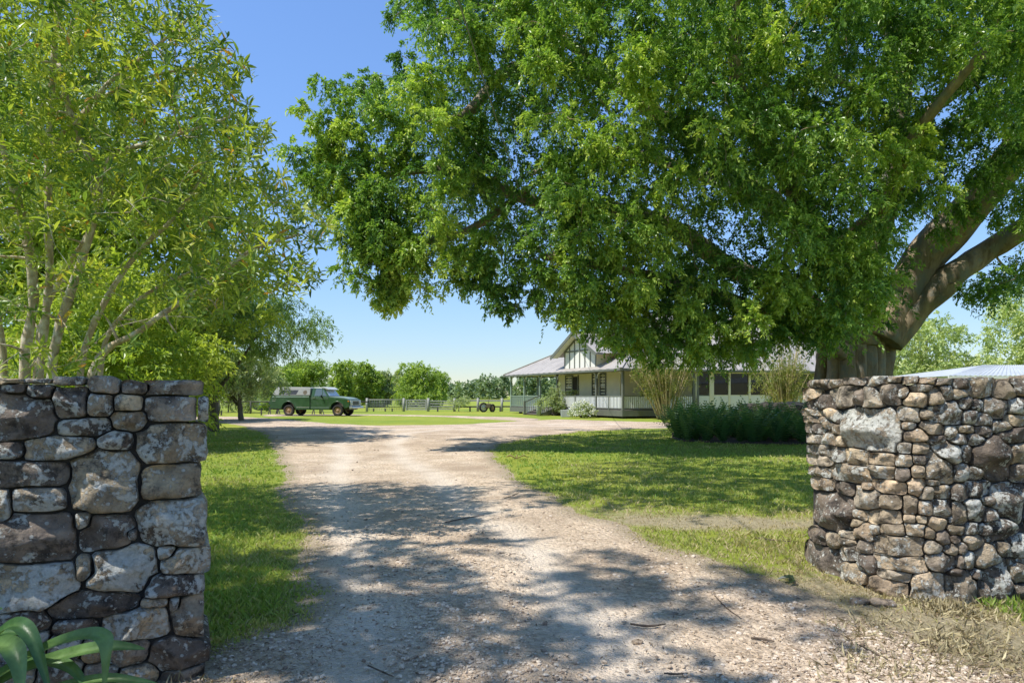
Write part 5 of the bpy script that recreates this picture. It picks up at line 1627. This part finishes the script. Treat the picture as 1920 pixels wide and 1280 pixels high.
# the stems' lower part stays open
def dens(x, y):
    d_ = 1.0
    if y > 430 and x < 330: d_ = .34
    if y > 600: d_ = .2
    return d_
cl = []
for (x, y) in pts_:
    if g.uniform() > dens(x, y): continue
    Y = g.uniform(5.7, 8.6)
    k = .14 * F / Y
    if not inpoly(np.array([x + k]), np.array([y]), L_OUT)[0]: continue
    c = P(x, y, Y)
    cl.append(c)
    if len(cl) > 2900: break
cl = np.array(cl)
twigs(lt_, LN_, cl[::2], M['pale_bark'], g, .005, .022, .05)
NW = 9
n = len(cl)
ax_ = unit(np.c_[g.normal(0, .6, (n, 2)) + np.array((.25, -.1)), g.uniform(.0, 1.1, n)])
axr = np.repeat(ax_, NW, 0)
th = np.tile(np.arange(NW) * 2.4, n) + np.repeat(g.uniform(0, 6, n), NW)
e1 = unit(np.cross(axr, np.array((.3, .5, .8)))); e2 = np.cross(axr, e1)
rad_dir = e1 * np.cos(th)[:, None] + e2 * np.sin(th)[:, None]
ld = unit(axr * g.uniform(.15, .9, n * NW)[:, None] + rad_dir + g.normal(0, .18, (n * NW, 3)) + np.array((0, 0, -.12)))
pos = np.repeat(cl, NW, 0) + axr * (np.tile(np.linspace(-.10, .03, NW), n))[:, None]
nn_ = unit(axr * .8 - rad_dir * .3 + np.array((0, 0, .5)) + g.normal(0, .25, (n * NW, 3)))
Ls = g.uniform(.075, .150, n * NW); Ws = Ls * g.uniform(.20, .28, n * NW)
ti = np.clip(np.repeat(g.beta(1.25, 1.6, n), NW) * .75 + g.uniform(0, .3, n * NW), 0, .97)
ti = np.where(g.uniform(0, 1, n * NW) < .012, 1.0, ti)
inview = (np.abs(pos[:, 0] / pos[:, 1]) < .75)
order = np.argsort(np.where(inview, -Ls / pos[:, 1], 0))
big = order[:300]; rest = order[300:]
sel = lambda idx: (pos[idx], ld[idx], nn_[idx], Ls[idx], Ws[idx], ti[idx])
leaves_obj('leaves', sel(rest), M['lance_leaf'], lt_, .10, .16, True, 'stuff')
LEAFS = []
for t in (.15, .35, .5, .65, .8):
    vv, ff, _ = leaf_geo(np.zeros((1, 3)), np.array([[1., 0, 0]]), np.array([[0, 0, 1.]]), np.array([1.]), np.array([.23]), .04 / .23, .16, True)
    o = np_mesh('leaf', vv, ff, M['lance_leaf'], None, np.full(len(vv), t)); LEAFS.append(o.data); bpy.data.objects.remove(o)
off = root_off(lt_)
for i in big:
    o = bpy.data.objects.new('leaf', LEAFS[int(np.clip(ti[i] * 5, 0, 4))]); COL.objects.link(o); o.parent = lt_
    d_ = Vector(ld[i]); s_ = d_.cross(Vector(nn_[i])).normalized(); n_ = s_.cross(d_)
    mt = Matrix((d_, s_, n_)).transposed().to_4x4()
    o.matrix_local = Matrix.Translation(Vector(pos[i] - off)) @ mt @ Matrix.Scale(float(Ls[i]), 4)

# ---------------- generic crowned tree
def tree(name, label, x, y, h, w, ncl, leaf, mat, seed, trunk_r, base=.25, cat='tree', group=None, ns=10, nl=12, bark='bark', shape='round', lobes=5, cl_r=None, wd=None, droop=.45, lw=.45):
    g = np.random.default_rng(seed)
    t = thing(name, label, cat, (x, y, 0), 0, group)
    wd = wd or w
    lob = []
    for k in range(lobes):
        a = g.uniform(0, 2 * math.pi); rr = g.uniform(.15, .55)
        zc = g.uniform(base + .15, .86)
        if shape == 'column': rr *= .7
        lob.append((math.cos(a) * rr * w * .6, math.sin(a) * rr * wd * .6, zc * h, g.uniform(.28, .42) * w * (.9 if shape == 'column' else 1), g.uniform(.16, .26) * h))
    lob.append((0, 0, h * .80, w * .30, h * .20)); lob.append((0, 0, h * (base + 1) / 2, w * .42, h * (1 - base) * .45))
    cr = cl_r or max(.25, w * .10)
    cs = []
    for _ in range(ncl * 12):
        L_ = lob[g.integers(0, len(lob))]
        d = rand_dirs(1, g)[0] * g.uniform(.55, 1) ** .4
        c = np.array((L_[0] + d[0] * L_[3], L_[1] + d[1] * L_[3] * wd / w, L_[2] + d[2] * L_[4]))
        if c[2] < base * h * .9 or c[2] > h - cr * .3: continue
        if any(np.linalg.norm(c - q_) < cr * .62 for q_ in cs): continue
        cs.append(c)
        if len(cs) >= ncl: break
    cs = np.array(cs) + np.array((x, y, 0))
    lean = g.normal(0, .04, 2) * h
    o, nn = limb(t, 'trunk', [(x, y, -.1), (x + lean[0] * .3, y + lean[1] * .3, h * .25), (x + lean[0], y + lean[1], h * .55), (x + lean[0] * .6, y + lean[1] * .6, h * .85)], [trunk_r * 1.3, trunk_r, trunk_r * .65, trunk_r * .15], M[bark], 8, .4)
    nodes = nn[4:]
    for k in range(5):
        L_ = lob[k % len(lob)]
        j = g.integers(4, len(nn) - 5)
        a = nn[j][0]; e_ = np.array((x + L_[0], y + L_[1], L_[2]))
        o, n2 = limb(t, 'limb', [a, a * .6 + e_ * .4 + np.array((0, 0, -.03 * h)), e_], [nn[j][1] * .6, nn[j][1] * .4, trunk_r * .12], M[bark], 6, .4, 4)
        nodes = nodes + n2
    twigs(t, nodes, cs, M[bark], g, trunk_r * .04, trunk_r * .35)
    dat = spray_leaves(cs, np.full(len(cs), cr * 1.25), ns, nl, leaf, leaf * lw, droop, .85, g, .2)
    leaves_obj('crown', dat, M[mat], t)
    return t

# glowing tree behind the left stems, feathery tree, grey-green tree
tree('bushy_tree', 'bright yellow green backlit tree crowding behind the pale stems', *P(90, 742, 20)[:2], 12.0, 11.0, 330, .21, 'glow_leaf', 51, .16, .10, ns=13, nl=16, cl_r=.85, wd=7, lw=.4, lobes=9)
tree('bushy_tree', 'yellow green low tree filling the gap right of the pale stems', *P(225, 742, 16)[:2], 4.4, 3.9, 130, .14, 'glow_leaf', 52, .12, .08, ns=12, nl=14, cl_r=.48, wd=4, lw=.4)
tree('feathery_tree', 'tall feathery leafed tree spreading right behind the left stems', *P(400, 742, 25)[:2], 5.8, 6.6, 200, .16, 'feather_leaf', 53, .16, .40, ns=14, nl=16, cl_r=.55, wd=6, lw=.22, droop=.7)
tree('dark_tree', 'dense dark grey green tree behind the yard fence', *P(452, 742, 36)[:2], 3.7, 4.6, 130, .16, 'grey_leaf', 54, .12, .38, ns=12, nl=14, cl_r=.42, wd=5)
tree('dark_tree', 'dark tree with a high crown far left behind the stone wall', *P(300, 742, 34)[:2], 6.5, 7.5, 170, .2, 'mid_leaf', 55, .2, .2, ns=12, nl=14, cl_r=.6, wd=6)
# paddock trees
for k, (px, Yt, top_y, wpx, lab, mt, shp) in enumerate((
        (528, 74, 690, 60, 'low round bright tree directly behind the truck canopy shell', 'mid_leaf', 'round'),
        (568, 78, 676, 74, 'round yellowish paddock tree above the truck cab', 'mid_leaf', 'round'),
        (645, 76, 676, 46, 'tall upright paddock tree just right of the truck cab', 'mid_leaf', 'column'),
        (672, 82, 682, 44, 'slightly shorter upright tree above the truck bonnet', 'mid_leaf', 'column'),
        (692, 78, 680, 50, 'upright twin topped tree behind the wire fence', 'mid_leaf', 'column'),
        (720, 80, 697, 36, 'lower pale upright tree left of the round gate tree', 'grey_leaf', 'column'),
        (780, 76, 681, 92, 'broad domed bright green tree behind the timber gate', 'mid_leaf', 'round'),
        (822, 82, 699, 40, 'small leafy tree on the right shoulder of the domed gate tree', 'mid_leaf', 'round'),
        (752, 86, 694, 34, 'thin dark tree peeping left of the domed gate tree', 'grey_leaf', 'column'))):
    c = P(px, top_y, Yt)
    tree('paddock_tree', lab, c[0], c[1], c[2], wpx / F * Yt, 95 if wpx > 50 else 70, .30, mt, 60 + k, .12, .02, group='trees in the paddock', ns=10, nl=10, shape=shp, cl_r=wpx / F * Yt * .11 + .12, lobes=6)
for k, (px, Yt, top_y, wpx, lab, mt) in enumerate((
        (428, 54, 715, 50, 'wispy pale shrub at the left end of the yard fence', 'grey_leaf'), (470, 52, 713, 56, 'grey twiggy shrub against the middle of the yard fence', 'grey_leaf'),
        (500, 58, 722, 34, 'yellow green bush close to the truck tail', 'mid_leaf'), (395, 60, 718, 40, 'hazy grey shrub beside the black trough', 'grey_leaf'), (365, 50, 700, 60, 'leafy shrub hidden partly by the left stone wall', 'mid_leaf'))):
    c = P(px, top_y, Yt)
    tree('shrub', lab, c[0], c[1], c[2], wpx / F * Yt, 60, .14, mt, 80 + k, .045, .05, 'shrub', 'shrubs along the yard fence', ns=8, nl=10, cl_r=.28, lobes=5)
c = P(858, 745, 55); tree('shrub', 'straggly brownish shrub leaning on the paddock fence rail', c[0], c[1] + 1.2, 1.35, 2.0, 34, .12, 'grey_leaf', 90, .03, .15, 'shrub', ns=6, nl=8, cl_r=.22)
# right hand trees
tree('leafy_tree', 'pale green sunlit tree seen right of the fig trunk', *P(1745, 742, 43)[:2], 6.2, 7.0, 190, .19, 'pale_leaf', 95, .14, .05, ns=12, nl=14, cl_r=.58)
tree('leafy_tree', 'pale green tree above the shed roof at the frame edge', *P(1975, 742, 44)[:2], 8.6, 9.0, 230, .2, 'pale_leaf', 96, .22, .25, ns=12, nl=14, cl_r=.62)
# roadside tree whose branches reach over the gateway (outside the frame, its shade falls in it)
for k, (x, y, h_, w_, lab) in enumerate(((-7.3, 0.2, 12.5, 9.0, 'tall roadside tree whose branches reach over the gateway'),)):
    tree('roadside_tree', lab, x, y, h_, w_, 120, .20, 'mid_leaf', 97 + k, .2, .56, ns=12, nl=14, cl_r=.62, lobes=7)

# ---------------- far wood
g = np.random.default_rng(101)
cs = []
for _ in range(900):
    x, Y = g.uniform(-420, 700), g.uniform(250, 330)
    px = 960 + x / Y * F
    h_ = 4.6 + 1.6 * vnoise(np.array([x]), np.array([0.]), .04, 3)[0] + (1.8 if px > 880 else 0) + (1.0 if px > 960 else 0)
    for z in (h_ * .25, h_ * .6, h_ * .92): cs.append((x + g.normal(0, 1.5), Y, z * g.uniform(.85, 1.1)))
cs = np.array(cs)
fw = leaves_obj('far_wood', spray_leaves(cs, np.full(len(cs), 3.0), 8, 9, 1.5, .9, .4, .75, g, .2), M['far_leaf'], None)
tag(fw, 'distant dark green line of woodland on the horizon', 'woodland', kind='stuff')

# ---------------- golden cane shrubs by the verandah
def cane_shrub(lab, px, base_y, top_y, spread_px, seed, nst):
    g = np.random.default_rng(seed)
    q_ = G(px, base_y); Y = q_[1]
    t = thing('cane_shrub', lab, 'shrub', (q_[0], Y, 0), 0, 'golden cane shrubs by the house')
    top = P(px, top_y, Y)[2]; sp = spread_px / F * Y
    cl = []
    for k in range(nst):
        a = g.uniform(0, 2 * math.pi); r_ = math.sqrt(g.uniform(0, 1)) * sp * g.uniform(.8, 1.25)
        ex, ey = q_[0] + r_ * math.cos(a), Y + r_ * .6 * math.sin(a)
        bx, by = q_[0] + r_ * .22 * math.cos(a), Y + r_ * .15 * math.sin(a)
        hh = top * g.uniform(.5, 1.08)
        pts = [(bx, by, -.05), (bx * .75 + ex * .25, by * .75 + ey * .25, hh * .35), (bx * .4 + ex * .6, by * .4 + ey * .6, hh * .7), (ex, ey, hh)]
        rb = g.uniform(.022, .06)
        limb(t, 'stem', pts, [rb, rb * .8, rb * .55, rb * .2], M['gold_bark'], 6, .2, 4)
        for tt in g.uniform(.42, 1.05, 4): 
            i = tt * 3; j = min(2, int(i)); f_ = i - j
            cl.append(np.array(pts[j]) * (1 - f_) + np.array(pts[j + 1]) * f_ + g.normal(0, .18, 3))
    cl = np.array(cl)
    leaves_obj('crown', spray_leaves(cl, np.full(len(cl), .42), 5, 7, .14, .034, .8, .8, g, .1), M['gold_leaf'], t)
cane_shrub('golden stemmed cane shrub clump in front of the verandah balustrade', 1250, 786, 645, 72, 111, 58)
cane_shrub('golden stemmed cane shrub beside the fig trunk before the glazed wall', 1472, 790, 650, 56, 112, 48)

# ---------------- fern bed under the fig
g = np.random.default_rng(121)
def frond_mesh(seed):
    g2 = np.random.default_rng(seed)
    n = 15; v, f = [], []
    arc = g2.uniform(.12, .34)
    for k in range(n):
        t = k / (n - 1)
        z = t * (1 - .25 * arc * t); x = arc * t * t
        w = .105 * math.sin(math.pi * min(1, .12 + t * .86)) ** .7
        b_ = len(v)
        dz = .018
        v += [(x, 0, z - dz), (x, 0, z + dz), (x + .02, w, z + .035), (x + .02, w, z + .012), (x + .02, -w, z + .035), (x + .02, -w, z + .012)]
        f += [(b_, b_ + 3, b_ + 2, b_ + 1), (b_, b_ + 1, b_ + 4, b_ + 5)]
    tt = np.clip(.2 + .55 * g2.uniform() + np.repeat(np.linspace(-.1, .2, n), 6), 0, 1)
    o = np_mesh('frond', np.array(v), np.array(f), M['fern'], None, tt)
    me = o.data; bpy.data.objects.remove(o); return me
FR = [frond_mesh(s) for s in range(6)]
BED = [(4.95, 20.6), (5.0, 19.4), (6.2, 18.7), (8.3, 18.3), (10.4, 18.1), (10.6, 20.2), (9.5, 23.0), (7.0, 24.3), (5.6, 23.6)]
sp_ = []
for q_ in sample_poly(BED, 900, g):
    if all(math.hypot(q_[0] - a[0], q_[1] - a[1]) > .43 for a in sp_): sp_.append(q_)
print('ferns', len(sp_))
for i, q_ in enumerate(sp_):
    t = thing('fern', 'upright green sword fern in the dense bed below the fig', 'fern', (q_[0], q_[1], 0), g.uniform(0, 6.28), 'sword ferns in the bed under the fig')
    PS = g.uniform(.68, 1.2)
    for k in range(13):
        o = bpy.data.objects.new('frond', FR[g.integers(0, 6)]); COL.objects.link(o); o.parent = t
        a = k * 2.4 + g.normal(0, .2); s_ = g.uniform(.8, 1.25) * PS
        o.rotation_euler = (0, g.uniform(.05, .75), a); o.scale = (s_, s_, s_)
mb = MB()
bd = [(a * 1.0 + (a - 7.7) * .05, b_ - .12) for a, b_ in BED]
mb.prism(bd, -.05, .035, 'z'); o = mb.build('garden_bed', paint('leaf_mulch', (.07, .05, .035, 1), .95, .5, 14, bumpy=.8), None); o['kind'] = 'structure'
# boulder with a flat top at the back of the bed
def rock(name, label, c, s, mat_c, seed):
    ico = bmesh.new(); bmesh.ops.create_icosphere(ico, subdivisions=3, radius=1)
    for v in ico.verts:
        d = 1 + .28 * mnoise.noise(v.co * 1.4 + Vector((seed, 0, 0))) + .1 * mnoise.noise(v.co * 3.5 + Vector((seed, 3, 0)))
        v.co = Vector((v.co.x * s[0] * d, v.co.y * s[1] * d, min(v.co.z, .62) * s[2] * d))
    me = bpy.data.meshes.new(name); ico.to_mesh(me); ico.free()
    me.polygons.foreach_set('use_smooth', [True] * len(me.polygons))
    o = link_mesh(name, me, M['stone'], None); o.location = c; o.color = mat_c
    return tag(o, label, 'rock')
rock('boulder', 'flat topped grey boulder lying among the ferns', (8.7, 22.4, .72), (1.25, .6, .55), (.07, .07, .065, .2), 3)

# ---------------- plants by the steps
def bush(name, label, x, y, h, w, n, mat, leaf, seed, cat='shrub', parent=None, z0=0):
    g = np.random.default_rng(seed)
    t = parent or thing(name, label, cat, (x, y, 0))
    mb = MB()
    cs = []
    for k in range(n):
        a = g.uniform(0, 6.28); r_ = w / 2 * math.sqrt(g.uniform(0, 1))
        c = np.array((x + r_ * math.cos(a), y + r_ * math.sin(a), z0 + h * g.uniform(.25, .9) * math.sqrt(max(.1, 1 - (r_ / (w * .55)) ** 2))))
        cs.append(c)
        ps, rs = smooth_path([(x + g.normal(0, .06), y + g.normal(0, .06), z0 - .03), ((x + c[0]) / 2, (y + c[1]) / 2, z0 + (c[2] - z0) * .6), c], [.015, .011, .005], 3)
        mb.tube(ps, rs, 5, False)
    mb.build('stems', M['bark'], t, fix=False)
    leaves_obj('foliage', spray_leaves(np.array(cs), np.full(n, .26), 7, 9, leaf, leaf * .5, .4, .8, g, .2), M[mat], t)
    return t
c = G(1092, 783); fb = bush('flowering_shrub', 'low rounded shrub covered in cream flowers beside the verandah steps', c[0], c[1], .95, 1.5, 46, 'grey_leaf', .09, 131)
g = np.random.default_rng(5)
d_ = rand_dirs(700, g); d_[:, 2] = np.abs(d_[:, 2])
pz = np.array((c[0], c[1], .15)) + d_ * np.array((.80, .80, .85)) * g.uniform(.85, 1.05, (700, 1))
leaves_obj('blossoms', (pz, unit(d_ + rand_dirs(700, g) * .7), unit(d_ + rand_dirs(700, g) * .4), np.full(700, .10), np.full(700, .09), g.uniform(0, 1, 700)), M['flower'], fb)
c = G(1064, 781); c2 = H(6.9, -.35, 0)
bush('climbing_plant', 'leafy climbing plant growing up the post right of the steps', c2[0], c2[1], 2.3, 1.35, 70, 'grey_leaf', .10, 132, 'plant')
c2 = H(7.2, 1.0, ZF)
bush('pale_shrub', 'pinkish pale leafed plant on the verandah near the door', c2[0], c2[1], 1.4, 1.0, 26, 'pale_leaf', .10, 133, 'plant', z0=ZF)
def pot(lab, px, base_y, r, h_, square=False, plant=None):
    q_ = G(px, base_y)
    t = thing('plant_pot', lab, 'plant pot', (q_[0], q_[1], 0))
    mb = MB()
    if square:
        mb.prism([(q_[0] - r, 0), (q_[0] + r, 0), (q_[0] + r * 1.1, h_), (q_[0] - r * 1.1, h_)], q_[1] - r, q_[1] + r, 'y'); mb.build('pot', M['pot'], t, bevel=.015)
    else:
        mb.disc((q_[0], q_[1], 0), (0, 0, 1), [(0, 0), (r * .65, 0), (r * .95, h_ * .8), (r, h_ * .9), (r, h_), (r * .85, h_), (r * .8, h_ * .85), (0, h_ * .82)], 16); mb.build('pot', M['pot'], t)
    if plant: bush('', '', q_[0], q_[1], plant[0], plant[1], plant[2], 'grey_leaf', .09, int(px), parent=t, z0=h_ * .8)
pot('tall pale pot with a small plant left of the verandah steps', 1010, 779.5, .19, .62, False, (.8, .5, 12))
pot('square grey planter right of the verandah steps', 1060, 781.5, .26, .44, True)

# ---------------- strap leaved plant, bottom left
SP = np.array((-2.28, 2.50))
sp = thing('strap_leaf_plant', 'broad green strap leaved lily arching before the left stone wall', 'plant', (*SP, 0))
def strap(pts, w, tint, twist=0.0):
    p, _ = smooth_path([P(*q_) for q_ in pts], [1] * len(pts), 7)
    v, f, tn = [], [], []
    w *= .80
    n = len(p)
    for i, c in enumerate(p):
        d = (p[min(i + 1, n - 1)] - p[max(i - 1, 0)]).normalized()
        view = Vector((0, -.55, .85))
        s = d.cross(view).normalized()
        s = (Matrix.Rotation(twist * i / n, 3, d) @ s)
        nn = s.cross(d)
        t = i / (n - 1)
        ww = w * (.75 + .25 * math.sin(min(1, t * 2.2) * math.pi / 2)) * min(1, (1 - t) * 3.2 + .03) ** .8
        v += [c - s * ww / 2 + nn * ww * .17, c - s * ww * .22 + nn * ww * .06, c - nn * ww * .05, c + s * ww * .22 + nn * ww * .06, c + s * ww / 2 + nn * ww * .17]
        tn += [tint - .15 + .2 * t, tint + .2 * t, tint + .35, tint + .2 * t, tint - .15 + .2 * t]
    for i in range(n - 1):
        b_ = i * 5
        f += [(b_ + k, b_ + k + 1, b_ + k + 6, b_ + k + 5) for k in range(4)]
    o = np_mesh('leaf', np.array([q_[:] for q_ in v]), np.array(f), M['strap'], sp, np.clip(tn, 0, 1), True)
    return o
D0 = 2.45
strap([(-60, 1330, 2.5), (-30, 1230, 2.45), (20, 1172, 2.4), (60, 1195, 2.35), (95, 1300, 2.3)], .070, .35)
strap([(-80, 1320, 2.5), (0, 1262, 2.42), (90, 1212, 2.36), (160, 1190, 2.32), (195, 1196, 2.3), (200, 1230, 2.28), (195, 1300, 2.26)], .065, .8)
strap([(-70, 1330, 2.5), (30, 1262, 2.46), (130, 1226, 2.44), (210, 1212, 2.42), (272, 1216, 2.40)], .068, .7)
strap([(-90, 1300, 2.5), (-40, 1226, 2.4), (10, 1208, 2.34), (34, 1236, 2.28), (40, 1310, 2.22)], .085, .75)
strap([(-60, 1350, 2.5), (100, 1292, 2.45), (200, 1272, 2.42), (300, 1282, 2.40)], .050, .85)
strap([(-90, 1330, 2.6), (-60, 1240, 2.6), (-40, 1180, 2.6), (-20, 1150, 2.6), (5, 1140, 2.6)], .06, .2)
strap([(-70, 1320, 2.55), (-20, 1275, 2.52), (60, 1240, 2.5), (130, 1250, 2.46), (170, 1300, 2.42)], .06, .55)
strap([(-80, 1310, 2.6), (-50, 1230, 2.58), (-10, 1190, 2.56), (40, 1184, 2.54), (70, 1200, 2.52)], .055, .3)
strap([(-100, 1330, 2.5), (-140, 1230, 2.4), (-200, 1200, 2.3), (-260, 1260, 2.2)], .07, .5)
strap([(-90, 1330, 2.6), (-110, 1220, 2.7), (-150, 1130, 2.7), (-210, 1110, 2.7)], .07, .4)

# ---------------- fallen twigs, leaf and stray stones on the ground
def ground_stick(lab, pts, r):
    q_ = [G(*p) for p in pts]
    mb = MB(); pp = [(a[0], a[1], hz(a[0], a[1]) + r * .9 + .008) for a in q_]
    ps, rs = smooth_path(pp, [r * .8] + [r] * (len(pp) - 2) + [r * .4], 3)
    mb.tube(ps, [q_ * .6 for q_ in rs], 6, True, .5)
    tag(mb.build('fallen_twig', M['twig'], None, fix=False), lab, 'twig', 'fallen twigs on the ground')
ground_stick('thin dark twig lying across the middle of the drive', [(835, 983), (870, 978), (908, 973)], .011)
ground_stick('forked twig on the gravel near the right lawn edge', [(945, 940), (962, 934), (974, 924)], .008)
ground_stick('pale short stick on the gravel in front of the right wall', [(1182, 1172), (1215, 1176), (1248, 1172)], .012)
ground_stick('long thin twig slanting on the drive below the grass edge', [(1340, 1120), (1362, 1142), (1390, 1162)], .006)
ground_stick('dark stick in the shade right of the drive centre', [(1408, 1200), (1430, 1203), (1452, 1208)], .011)
ground_stick('grey stick at the dry grass edge bottom right', [(1612, 1218), (1640, 1233), (1664, 1245)], .010)
ground_stick('stick at the bottom edge of the drive right of centre', [(1245, 1266), (1268, 1268), (1290, 1266)], .009)
ground_stick('long bark strip lying on the right lawn', [(1415, 1016), (1455, 1022), (1500, 1025)], .012)
ground_stick('thin stick on the worn lawn patch', [(1345, 942), (1360, 944), (1375, 945)], .012)
ground_stick('curved twig at the bottom of the drive left of centre', [(690, 1248), (720, 1262), (738, 1270)], .007)
q_ = G(968, 862)
t = thing('fallen_bark', 'dry brown curled bark piece on the edge of the right lawn', 'bark', (q_[0], q_[1], 0))
for k, (a, l_) in enumerate(((.3, .26), (2.6, .24), (1.4, .16))):
    mb = MB(); d_ = np.array((math.cos(a), math.sin(a), 0))
    mb.tube([(q_[0], q_[1], .03), (q_[0] + d_[0] * l_ * .6, q_[1] + d_[1] * l_ * .6, .09), (q_[0] + d_[0] * l_, q_[1] + d_[1] * l_, .05)], [.018, .02, .006], 6, True, 0, .35); mb.build('strip', M['rim'], t)
q_ = G(1490, 1098)
t = thing('fallen_leaf', 'dark green curled fallen leaf on the dirt beside the right wall', 'leaf', (q_[0], q_[1], 0))
for k in range(3):
    a = 1.9 + k * 1.1
    vv, ff, _ = leaf_geo(np.array([[q_[0], q_[1], hz(*q_) + .02]]), np.array([[math.cos(a), math.sin(a), .35]]), np.array([[0.2, -.3, 1.]]), np.array([.11]), np.array([.045]), .2, .4, True)
    np_mesh('blade', vv, ff, M['fallen'], t)
for k, (px, py, r_, lab) in enumerate(((1612, 1136, .04, 'small rounded stone loose at the foot of the right wall'), (1655, 1140, .05, 'flat loose stone below the right wall corner'), (1463, 1183, .022, 'little brown stone on the gravel right of centre'), (1261, 1150, .022, 'pinkish pebble on the pale sunlit gravel'), (1195, 1200, .02, 'dark pebble near the short pale stick'))):
    q_ = G(px, py)
    rock('loose_stone', lab, (q_[0], q_[1], hz(*q_) + r_ * .3), (r_ * 1.5, r_, r_ * .7), (.42, .34, .26, .3), 20 + k)['group'] = 'loose stones by the drive'
